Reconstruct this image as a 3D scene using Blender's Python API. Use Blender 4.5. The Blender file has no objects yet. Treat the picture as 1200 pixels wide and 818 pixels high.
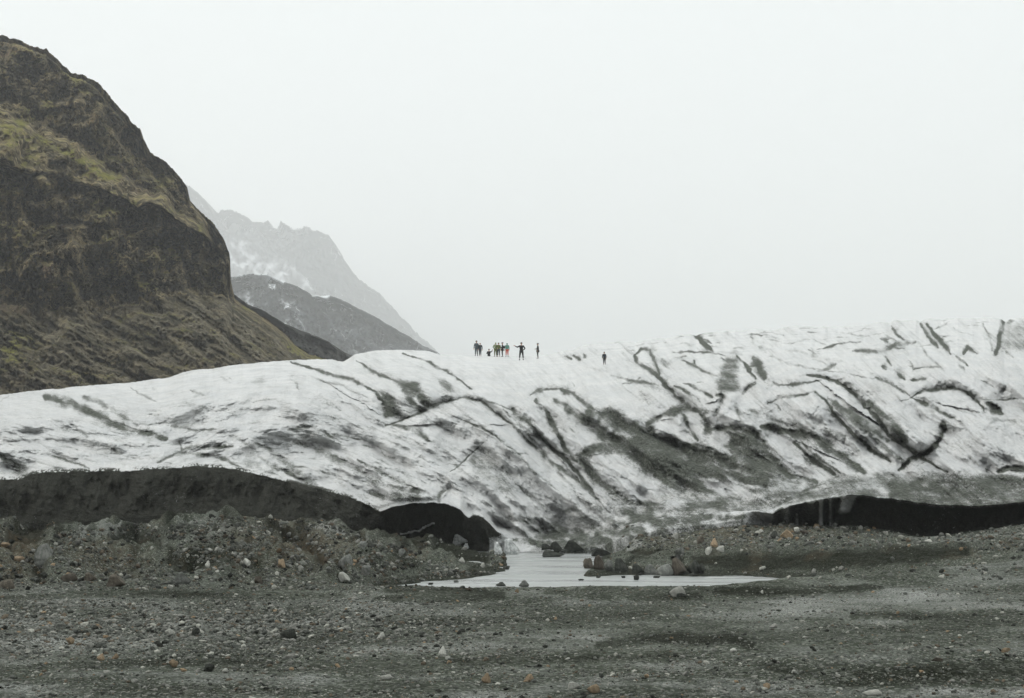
import bpy, math, random
import numpy as np
from mathutils import Vector, Matrix
from mathutils.bvhtree import BVHTree

sc = bpy.context.scene
R = math.radians
# ------------------------------------------------------------------ camera
F, CX, CY, YH, CZ = 1667.0, 600.0, 409.0, 560.0, 4.2     # reference frame 1200 x 818, eye 4.2 m above the water
TH = math.atan((YH - CY) / F)
cam_d = bpy.data.cameras.new('camera'); cam = bpy.data.objects.new('camera', cam_d)
sc.collection.objects.link(cam); sc.camera = cam
cam_d.sensor_width = 36; cam_d.lens = 36 * F / 1200
cam_d.clip_start = 0.1; cam_d.clip_end = 60000
cam.location = (0, 0, CZ); cam.rotation_euler = (R(90) + TH, 0, 0)
# ------------------------------------------------------------------ world, sun, exposure
SUN_EL, SUN_AZ = R(38), R(-85)          # veiled sun, high on the left and a little behind the glacier
w = bpy.data.worlds.new('World'); sc.world = w; w.use_nodes = True
nt = w.node_tree; nt.nodes.clear()
out = nt.nodes.new('ShaderNodeOutputWorld'); bg = nt.nodes.new('ShaderNodeBackground')
sky = nt.nodes.new('ShaderNodeTexSky'); sky.sky_type = 'NISHITA'; sky.sun_disc = False
sky.sun_elevation = SUN_EL; sky.sun_rotation = SUN_AZ; sky.dust_density = 4.0; sky.air_density = 1.0
mx = nt.nodes.new('ShaderNodeMix'); mx.data_type = 'RGBA'; mx.inputs[0].default_value = 0.9
tcw = nt.nodes.new('ShaderNodeTexCoord'); sx = nt.nodes.new('ShaderNodeSeparateXYZ'); nt.links.new(tcw.outputs['Generated'], sx.inputs[0])
rp = nt.nodes.new('ShaderNodeMapRange'); rp.inputs[1].default_value = 0.33; rp.inputs[2].default_value = 1.0; nt.links.new(sx.outputs[2], rp.inputs[0])
dk_ = nt.nodes.new('ShaderNodeMix'); dk_.data_type = 'RGBA'; nt.links.new(rp.outputs[0], dk_.inputs[0])
dk_.inputs[6].default_value = (7.6, 7.95, 7.9, 1); dk_.inputs[7].default_value = (15.5, 16.0, 15.8, 1)      # the cloud deck, low and overhead
nt.links.new(dk_.outputs[2], mx.inputs[7])
nt.links.new(sky.outputs[0], mx.inputs[6]); nt.links.new(mx.outputs[2], bg.inputs[0])
bg.inputs[1].default_value = 0.1
nt.links.new(bg.outputs[0], out.inputs[0])
sl = bpy.data.lights.new('sun', 'SUN'); so = bpy.data.objects.new('sun', sl); sc.collection.objects.link(so)
sl.energy = 1.3; sl.angle = R(16); sl.color = (1, 0.97, 0.93)
sd = Vector((math.sin(SUN_AZ) * math.cos(SUN_EL), math.cos(SUN_AZ) * math.cos(SUN_EL), math.sin(SUN_EL)))
so.rotation_euler = sd.to_track_quat('Z', 'Y').to_euler()
sc.view_settings.view_transform = 'Standard'; sc.view_settings.look = 'None'
sc.view_settings.exposure = 0.41; sc.view_settings.gamma = 1.0
sc.render.engine = 'CYCLES'
sc.cycles.use_denoising = True; sc.cycles.denoising_prefilter = 'ACCURATE'
sc.cycles.max_bounces = 8; sc.cycles.diffuse_bounces = 3; sc.cycles.glossy_bounces = 3; sc.cycles.volume_bounces = 6
HAZE = 0.00023

# ------------------------------------------------------------------ noise
rng = np.random.default_rng(7)
random.seed(7)
_perm = np.concatenate([rng.permutation(256)] * 3).astype(np.int64)
_grad = rng.normal(size=(256, 3)); _grad /= np.linalg.norm(_grad, axis=1)[:, None]
def perlin(x, y, z=0.0):
    x, y, z = np.broadcast_arrays(np.asarray(x, float), y, z)
    xi, yi, zi = np.floor(x).astype(int), np.floor(y).astype(int), np.floor(z).astype(int)
    fx, fy, fz = x - xi, y - yi, z - zi
    u, v, t = [q * q * q * (q * (q * 6 - 15) + 10) for q in (fx, fy, fz)]
    xi &= 255; yi &= 255; zi &= 255
    r = 0
    for dx in (0, 1):
        for dy in (0, 1):
            for dz in (0, 1):
                g = _grad[_perm[_perm[_perm[xi + dx] + yi + dy] + zi + dz] & 255]
                d = g[..., 0] * (fx - dx) + g[..., 1] * (fy - dy) + g[..., 2] * (fz - dz)
                r = r + d * (u if dx else 1 - u) * (v if dy else 1 - v) * (t if dz else 1 - t)
    return r * 1.6
def fbm(x, y, z=0.0, o=4, g=0.5, ridge=False):
    a, s, f = 1.0, 0, 1.0
    for i in range(o):
        n = perlin(x * f + 17.3 * i, y * f - 9.1 * i, z * f + 3.7 * i)
        s = s + a * ((1 - 2 * np.abs(n)) if ridge else n)
        a *= g; f *= 2.03
    return s
def sstep(a, b, x):
    t = np.clip((x - a) / (b - a), 0, 1); return t * t * (3 - 2 * t)

# ------------------------------------------------------------------ picture <-> place
ct, st = math.cos(TH), math.sin(TH)
def world(px, py, Y):
    xc, yc = (px - CX) / F, (CY - py) / F
    dy = ct - yc * st; dz = st + yc * ct
    return np.stack([xc / dy * Y, Y + 0 * px, CZ + dz / dy * Y], -1)
def pix(P):
    x, y, z = P[..., 0], P[..., 1], P[..., 2] - CZ
    zc = y * ct + z * st; yc = -y * st + z * ct
    zc = np.where(np.abs(zc) < .01, .01, zc)
    return CX + F * x / zc, CY - F * yc / zc
def curve(px, pts, smooth=0):
    """pts: (px, py, Y) triples -> py(px), Y(px)"""
    a = np.array(pts, float)
    py, Y = np.interp(px, a[:, 0], a[:, 1]), np.interp(px, a[:, 0], a[:, 2])
    return py, Y
def smooth_rows(G, px, s):
    """soften kinks along a row"""
    if s <= 0: return G
    k = np.arange(-3 * s, 3 * s + 1); kw = np.exp(-(k / s) ** 2 / 2); kw /= kw.sum()
    p = np.pad(G, ((0, 0), (3 * s, 3 * s)), mode='edge') if G.ndim == 2 else G
    return np.apply_along_axis(lambda r: np.convolve(r, kw, 'valid'), 1, p)
def polydist(px, py, pts, pad):
    """distance to an open line in picture units, and the place along it 0..1"""
    a = np.array(pts, float)
    x0, x1, y0, y1 = a[:, 0].min() - pad, a[:, 0].max() + pad, a[:, 1].min() - pad, a[:, 1].max() + pad
    idx = np.where((px > x0) & (px < x1) & (py > y0) & (py < y1))[0]
    X, Yp = px[idx], py[idx]
    seg = np.linalg.norm(np.diff(a, axis=0), axis=1); cum = np.concatenate([[0], np.cumsum(seg)]); L = max(cum[-1], 1e-6)
    best = np.full(len(idx), 1e9); bt = np.zeros(len(idx))
    for i in range(len(a) - 1):
        ab = a[i + 1] - a[i]; l2 = max((ab ** 2).sum(), 1e-9)
        t = np.clip(((X - a[i, 0]) * ab[0] + (Yp - a[i, 1]) * ab[1]) / l2, 0, 1)
        d = np.hypot(X - a[i, 0] - t * ab[0], Yp - a[i, 1] - t * ab[1])
        m = d < best
        best[m] = d[m]; bt[m] = (cum[i] + t[m] * seg[i]) / L
    return idx, best, bt
def poly_sd(px, py, pts, pad=12):
    """signed distance to a closed outline, positive inside"""
    a = np.array(pts, float)
    idx, d, _ = polydist(px, py, list(pts) + [pts[0]], pad)
    X, Yp = px[idx], py[idx]; ins = np.zeros(len(idx), bool)
    n = len(a)
    for i in range(n):
        xa, ya = a[i]; xb, yb = a[(i + 1) % n]
        c = ((ya > Yp) != (yb > Yp))
        with np.errstate(divide='ignore', invalid='ignore'):
            ins ^= c & (X < (xb - xa) * (Yp - ya) / (yb - ya if yb != ya else 1e-9) + xa)
    return idx, np.where(ins, d, -d)

# ------------------------------------------------------------------ materials
def nodes(m):
    m.use_nodes = True; t = m.node_tree; t.nodes.clear()
    o = t.nodes.new('ShaderNodeOutputMaterial'); b = t.nodes.new('ShaderNodeBsdfPrincipled')
    t.links.new(b.outputs[0], o.inputs[0]); return t, b
class NT:
    def __init__(s, name, rough=.8, spec=.3):
        s.m = bpy.data.materials.new(name); s.t, s.b = nodes(s.m)
        s.b.inputs['Roughness'].default_value = rough; s.b.inputs['Specular IOR Level'].default_value = spec
        s.tc = s.n('ShaderNodeNewGeometry').outputs['Position']
    def n(s, k): return s.t.nodes.new(k)
    def l(s, a, b): s.t.links.new(a, b)
    def put(s, a, sock):
        if hasattr(a, 'is_output'): s.l(a, sock)
        elif isinstance(a, tuple): sock.default_value = a if len(a) == 4 or sock.type == 'VECTOR' else (*a, 1)
        else: sock.default_value = a
    def attr(s, name):
        a = s.n('ShaderNodeAttribute'); a.attribute_name = name; return a.outputs['Fac']
    def acol(s, name):
        a = s.n('ShaderNodeAttribute'); a.attribute_name = name; return a.outputs['Color']
    def map(s, sc_=(1, 1, 1), rot=(0, 0, 0), src=None):
        m = s.n('ShaderNodeMapping'); s.put(tuple(sc_), m.inputs['Scale']); m.inputs['Rotation'].default_value = rot
        s.l(src or s.tc, m.inputs['Vector']); return m.outputs[0]
    def noise(s, vec, scale, det=5, rough=.55, dist=0):
        n = s.n('ShaderNodeTexNoise'); s.l(vec, n.inputs['Vector'])
        n.inputs['Scale'].default_value = scale; n.inputs['Detail'].default_value = det
        n.inputs['Roughness'].default_value = rough; n.inputs['Distortion'].default_value = dist
        return n.outputs[0]
    def vor(s, vec, scale, feat='F1', out='Distance'):
        n = s.n('ShaderNodeTexVoronoi'); n.feature = feat; s.l(vec, n.inputs['Vector']); n.inputs['Scale'].default_value = scale
        return n.outputs[out]
    def ma(s, op, a, b=0.0, c=0.0, clamp=False):
        n = s.n('ShaderNodeMath'); n.operation = op; n.use_clamp = clamp
        s.put(a, n.inputs[0]); s.put(b, n.inputs[1]); s.put(c, n.inputs[2]); return n.outputs[0]
    def rng(s, v, a, b, c=0., d=1., smooth=True):
        n = s.n('ShaderNodeMapRange'); n.interpolation_type = 'SMOOTHSTEP' if smooth else 'LINEAR'
        s.put(v, n.inputs[0])
        for i, q in enumerate((a, b, c, d)): n.inputs[i + 1].default_value = q
        return n.outputs[0]
    def mix(s, f, a, b, blend='MIX'):
        n = s.n('ShaderNodeMix'); n.data_type = 'RGBA'; n.blend_type = blend
        s.put(f, n.inputs[0]); s.put(a, n.inputs[6]); s.put(b, n.inputs[7]); return n.outputs[2]
    def bump(s, h, strength=.5, dist=.1, prev=None):
        n = s.n('ShaderNodeBump'); n.inputs['Strength'].default_value = strength; n.inputs['Distance'].default_value = dist
        s.l(h, n.inputs['Height'])
        if prev is not None: s.l(prev, n.inputs['Normal'])
        return n.outputs[0]
    def end(s, col, nrm=None):
        s.put(col, s.b.inputs['Base Color'])
        if nrm is not None: s.l(nrm, s.b.inputs['Normal'])
        return s.m

def ice_material():
    s = NT('glacier_ice', .55, .35)
    flow = s.map((1, 1, 1), (0, 0, R(-38)))
    streak = s.map((2.6, .28, 1.6), (0, 0, R(38)))
    d = s.attr('dirt_shade')
    big = s.noise(s.tc, .35, 6, .6)
    mid = s.noise(streak, .9, 7, .65)
    fine = s.noise(s.tc, 5.5, 6, .7)
    speck = s.noise(s.tc, 14, 3, .7)
    fl = s.map((.035, .30, 1), src=s.acol('flow')); fstr = s.noise(fl, 1, 7, .62, .25)
    fl2 = s.map((.12, .8, 1), src=s.acol('flow')); fs2 = s.noise(fl2, 1, 4, .6, .2)
    blot = s.noise(s.map((.06, .1, 1), src=s.acol('flow')), 1, 6, .65)
    a = s.ma('ADD', s.ma('MULTIPLY', s.ma('SUBTRACT', fstr, .5), .6), s.ma('MULTIPLY', s.ma('SUBTRACT', fine, .5), 1.7))
    a = s.ma('ADD', a, s.ma('MULTIPLY', s.ma('SUBTRACT', fs2, .5), .35))
    a = s.ma('ADD', a, s.ma('MULTIPLY', s.ma('SUBTRACT', speck, .5), 1.3))
    calm = s.rng(s.noise(s.map((.012, .018, 1), src=s.acol('flow')), 1, 3), .42, .6, .35, 1.25)
    a = s.ma('MULTIPLY', a, calm)
    a = s.ma('ADD', a, s.ma('MULTIPLY', s.ma('SUBTRACT', blot, .5), 1.1))
    a = s.ma('ADD', a, s.ma('MULTIPLY', s.ma('SUBTRACT', speck, .5), .9))
    # grey dust everywhere, thicker where ash has gathered
    cover = s.rng(s.ma('ADD', s.ma('MULTIPLY', d, 1.3), s.ma('MULTIPLY', a, .85)), .24, .98)
    dust = s.rng(s.ma('ADD', s.ma('ADD', blot, s.ma('MULTIPLY', fstr, 1.0)), s.ma('MULTIPLY', fine, .5)), 1.08, 1.75)
    ice = s.mix(s.rng(big, .35, .65), (.70, .70, .69), (.62, .63, .63))
    ice = s.mix(s.ma('MULTIPLY', dust, .55), ice, (.33, .335, .32))
    ice = s.mix(s.ma('MULTIPLY', s.rng(fine, .5, .75), .3), ice, (.32, .335, .33))
    ash = s.mix(s.rng(fine, .35, .65), (.043, .048, .037), (.13, .14, .12))
    ash = s.mix(s.rng(speck, .62, .75), ash, (.3, .31, .3))
    gr = s.n('ShaderNodeSeparateColor'); s.l(s.vor(s.tc, 7, out='Color'), gr.inputs[0])
    ash = s.mix(1.0, ash, s.mix(gr.outputs[0], (.45, .45, .45), (1.6, 1.6, 1.6)), 'MULTIPLY'); ice = s.mix(1.0, ice, s.mix(gr.outputs[1], (.92, .92, .92), (1.05, 1.05, 1.05)), 'MULTIPLY')
    # the soaked, almost black grit of the frontal wall, also painting in cave shade
    blk = s.mix(s.rng(speck, .4, .72), (.014, .0145, .010), (.045, .046, .034))
    blk = s.mix(s.rng(fine, .6, .8), blk, (.075, .075, .058))
    ash = s.mix(s.attr('black'), ash, blk)
    col = s.mix(s.ma('MULTIPLY', cover, .97), ice, ash)
    s.l(s.rng(cover, 0, 1, .5, .85), s.b.inputs['Roughness']); s.l(s.rng(cover, 0, 1, .35, .03), s.b.inputs['Specular IOR Level'])
    h = s.ma('ADD', s.ma('MULTIPLY', fine, .5), s.ma('MULTIPLY', s.ma('MULTIPLY', fstr, calm), .8))
    n = s.bump(h, .9, .45); n = s.bump(speck, .7, .06, n)
    return s.end(col, n)
def gravel_material():
    s = NT('gravel', .95, .04)
    big = s.noise(s.map((.5, 2, 1)), .25, 5)
    mid = s.noise(s.tc, 3.5, 6, .65)
    v1 = s.vor(s.tc, 9); c1 = s.vor(s.tc, 9, out='Color')
    v2 = s.vor(s.tc, 24); c2 = s.vor(s.tc, 24, out='Color')
    fine = s.noise(s.tc, 30, 4, .7)
    sep = s.n('ShaderNodeSeparateColor'); s.l(c2, sep.inputs[0])
    sep1 = s.n('ShaderNodeSeparateColor'); s.l(c1, sep1.inputs[0])
    base = s.mix(s.rng(big, .35, .65), (.046, .054, .040), (.075, .085, .065))
    base = s.mix(s.rng(sep.outputs[0], .55, .95), base, (.19, .2, .175))
    base = s.mix(s.rng(sep.outputs[1], .7, 1.), base, (.03, .034, .03))
    base = s.mix(s.ma('MULTIPLY', s.rng(sep1.outputs[0], .86, .95), s.rng(v1, .35, .2)), base, (.27, .265, .23))
    base = s.mix(s.rng(mid, .45, .7), base, s.mix(.6, base, (.035, .037, .03)))
    tone = s.attr('tone')          # -1 wet shore grit and painted-in shade of banks and hollows, +1 pale silt
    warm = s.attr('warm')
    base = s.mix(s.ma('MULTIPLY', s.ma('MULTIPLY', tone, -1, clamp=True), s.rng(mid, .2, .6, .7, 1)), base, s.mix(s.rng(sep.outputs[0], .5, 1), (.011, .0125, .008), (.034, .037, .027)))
    base = s.mix(s.ma('MULTIPLY', s.ma('MULTIPLY', tone, 1, clamp=True), s.rng(fine, .35, .6)), base, (.38, .39, .37))
    base = s.mix(s.ma('MULTIPLY', warm, s.rng(mid, .35, .6, .2, .8)), base, (.13, .095, .06))
    h = s.ma('ADD', s.ma('MULTIPLY', v1, -.8), s.ma('MULTIPLY', v2, -.5))
    n = s.bump(h, .9, .06); n = s.bump(s.ma('ADD', fine, mid), .8, .03, n)
    return s.end(base, n)
def rock_face_material():
    s = NT('mossy_rock', .95, .04)
    at = s.attr('moss'); sc_ = s.attr('scree')
    big = s.noise(s.tc, .035, 7, .62); mid = s.noise(s.tc, .16, 7, .65); fine = s.noise(s.tc, .55, 8, .78)
    diag = s.noise(s.map((.25, .25, .06), (0, R(52), 0)), .8, 7, .6)
    vert = s.noise(s.map((.5, .5, .07)), .5, 6, .6)
    rock = s.mix(s.rng(mid, .4, .62), (.075, .064, .036), (.33, .27, .165))
    rock = s.mix(s.rng(vert, .5, .7), rock, (.31, .265, .175))
    rock = s.mix(s.rng(fine, .54, .7), rock, (.36, .32, .235))
    rock = s.mix(s.ma('MULTIPLY', s.rng(big, .58, .7), .6), rock, (.20, .12, .085))
    scree = s.mix(s.rng(diag, .38, .64), (.055, .05, .034), (.19, .17, .125))
    scree = s.mix(s.ma('MULTIPLY', s.rng(mid, .52, .68), .5), scree, (.05, .05, .025))
    scree = s.mix(s.rng(fine, .62, .8), scree, (.24, .22, .17))
    rock = s.mix(s.ma('MULTIPLY', s.rng(fine, .5, .32), .65), rock, (.02, .02, .013))
    fac = s.map((1, 1, 1.5)); e1 = s.vor(fac, .17, 'DISTANCE_TO_EDGE'); wob = s.n('ShaderNodeSeparateColor'); s.l(s.vor(fac, .5, out='Color'), wob.inputs[0])
    wo2 = s.n('ShaderNodeSeparateColor'); s.l(s.vor(s.tc, 1.3, out='Color'), wo2.inputs[0])
    rock = s.mix(s.ma('MULTIPLY', s.rng(e1, .10, .0), .7), rock, (.018, .018, .012))
    rock = s.mix(1.0, rock, s.mix(wob.outputs[0], (.62, .62, .62), (1.35, 1.32, 1.25)), 'MULTIPLY'); rock = s.mix(1.0, rock, s.mix(wo2.outputs[1], (.7, .7, .7), (1.3, 1.3, 1.3)), 'MULTIPLY')
    scree = s.mix(1.0, scree, s.mix(wo2.outputs[0], (.5, .5, .5), (1.5, 1.48, 1.42)), 'MULTIPLY')
    rock = s.mix(sc_, rock, scree)
    geo = s.n('ShaderNodeNewGeometry'); sep = s.n('ShaderNodeSeparateXYZ'); s.l(geo.outputs['Normal'], sep.inputs[0])
    up = sep.outputs[2]
    m = s.ma('ADD', s.ma('MULTIPLY', up, .55), s.ma('ADD', s.ma('MULTIPLY', s.ma('SUBTRACT', mid, .5), 1.6), s.ma('MULTIPLY', s.ma('SUBTRACT', fine, .5), .9)))
    m = s.rng(s.ma('ADD', m, s.ma('MULTIPLY', at, .75)), .55, 1.0)
    moss = s.mix(s.rng(fine, .35, .62), (.065, .075, .015), (.27, .255, .06))
    moss = s.mix(s.ma('MULTIPLY', s.rng(big, .45, .6), .5), moss, (.13, .115, .06))
    col = s.mix(s.ma('MULTIPLY', m, .9), rock, moss)
    n = s.bump(mid, 1, 2.0); n = s.bump(fine, 1, .7, n)
    n = s.bump(s.noise(s.tc, 2.5, 4, .7), .8, .2, n)
    return s.end(col, n)
def far_rock_material(name, scale, rock_a, rock_b, bumpd):
    s = NT(name, .95, .05)
    mid = s.noise(s.tc, scale, 8, .65); str_ = s.noise(s.map((1, 1, 3)), scale * .6, 6, .6)
    rock = s.mix(s.rng(mid, .35, .65), rock_a, rock_b)
    sn = s.ma('ADD', s.attr('snow'), s.ma('MULTIPLY', s.ma('SUBTRACT', s.noise(s.map((1, 1, .5), (0, R(30), 0)), scale * 4, 6, .7), .5), 1.6))
    sn = s.ma('ADD', sn, s.ma('MULTIPLY', s.ma('SUBTRACT', mid, .5), .8))
    col = s.mix(s.rng(sn, .42, .58), rock, (.8, .82, .84))
    return s.end(col, s.bump(mid, 1, bumpd))

# ------------------------------------------------------------------ mesh building
def link(o, parent=None):
    sc.collection.objects.link(o)
    if parent is not None: o.parent = parent
    return o
def mesh_np(name, V, quads, mat, attrs=None, smooth=True, tris=None, cols=None):
    me = bpy.data.meshes.new(name)
    f = quads if quads is not None else tris
    k = f.shape[1]
    me.vertices.add(len(V)); me.vertices.foreach_set('co', np.ascontiguousarray(V, np.float32).ravel())
    me.loops.add(f.size); me.loops.foreach_set('vertex_index', np.ascontiguousarray(f, np.int32).ravel())
    me.polygons.add(len(f)); me.polygons.foreach_set('loop_start', np.arange(0, f.size, k, dtype=np.int32))
    me.update(calc_edges=True)
    me.polygons.foreach_set('use_smooth', np.full(len(f), smooth))
    for n, a in (attrs or {}).items():
        at = me.attributes.new(n, 'FLOAT', 'POINT'); at.data.foreach_set('value', np.ascontiguousarray(a, np.float32).ravel())
    for n, a in (cols or {}).items():
        at = me.attributes.new(n, 'FLOAT_COLOR', 'POINT'); at.data.foreach_set('color', np.ascontiguousarray(a, np.float32).ravel())
    me.materials.append(mat); me.validate()
    return me
def grid_faces(nr, nc):
    i = np.arange(nr * nc).reshape(nr, nc)
    return np.stack([i[:-1, :-1], i[:-1, 1:], i[1:, 1:], i[1:, :-1]], -1).reshape(-1, 4)
def loft(rows, counts, nsm=0):
    """rows: list of (ncol,3); straight between neighbours"""
    outp = []
    for a, b, n in zip(rows[:-1], rows[1:], counts):
        for k in range(n):
            t = k / n; outp.append(a * (1 - t) + b * t)
    outp.append(rows[-1])
    return np.stack(outp)
def along_ray(P, r):
    """move points away from the eye by r metres of ground distance"""
    d = P - np.array([0, 0, CZ]); Y = np.maximum(P[..., 1:2], 1)
    return P + d * (r[..., None] / Y)
def struct(name, me, kind='structure'):
    o = bpy.data.objects.new(name, me); link(o); o['kind'] = kind; return o
def cols_px(lo, hi, step, far_lo, far_hi, far_step):
    return np.concatenate([np.arange(far_lo, lo, far_step), np.arange(lo, hi, step), np.arange(hi, far_hi + 1, far_step)]).astype(float)

# ================================================================== GLACIER
SKY_ICE = [(-900,520,110),(-300,480,130),(0,463,150),(50,457,152),(100,452,153),(150,449,154),(200,442,156),(225,434,157),(300,425,158),(370,420.5,160),(385,421,161),(402,424.5,162),
    (415,415.5,168),(440,410.5,170),(470,410,170),(500,411,170),(515,415.5,171),(540,416.5,172),(600,418,173),(640,416,174),(665,410,176),(685,404.5,178),(700,402.5,178),(760,397,180),
    (800,392.5,183),(850,388,186),(900,384,188),(940,381,190),(960,382.5,190),(1000,381,190),(1050,376,192),(1100,373,194),(1150,372,195),(1200,373.5,196),(1500,372,200),(2000,380,200)]
TOP_ICE = [(-900,560,78),(-200,561,80),(0,561,82),(20,562,82),(36,556,82),(55,552.5,82),(100,552,82),(150,551.5,82),(200,548,82),(230,546,82),(270,548,82),(300,555,82),(350,567,82),(400,579.5,82),(430,590,82),
    (441,598,81.5),(447,599,81),(460,594,80),(480,589.5,80),(510,588.5,80),(530,592,80),(541,598,80),(548,607,81),(556,604,81),(566,606,81),(575,614,81.5),(583,624,82),(600,628,82),(620,633,82),(650,635,82),(700,628,82),(740,614,80),(780,606,78),
    (830,603,76),(860,600,75),(888,598,74),(905,601,73.5),(915,595,73),(940,589,72.5),(965,584,72),(1000,578,72),(1025,581,72),(1050,584,72),(1100,591,72),(1150,592,72),(1200,588,72),(1500,580,72),(2000,575,72)]
FOOT_ICE = [(-900,620,78),(-200,617,79),(0,615,79.5),(100,612,79.5),(200,603,79.5),(300,604,79.5),(350,611,79.8),(400,614,80),(440,622,82),(470,633,83.5),(520,640,83.5),(556,645,82.5),(590,646,82),(600,647,80.8),(640,645,80),
    (700,641,80),(740,628,75.5),(780,620,74.5),(830,615,74),(870,609,74),(900,613,76),(940,613,75.5),(1000,613,75.5),(1050,620,75.5),(1075,627,75.5),(1120,625,75.5),(1160,619,75.5),(1200,613,75.5),(1500,606,76),(2000,600,76)]
MID_ICE = [(-900,552,88),(-200,535,87),(0,528,87.5),(200,524,88),(400,538,88),(500,556,86.5),(560,566,86),(640,580,87),(700,578,86.5),(800,570,86),(900,557,84),(960,555,82),(1050,553,81),(1200,551,81),(1500,550,81),(2000,550,81)]

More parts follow.
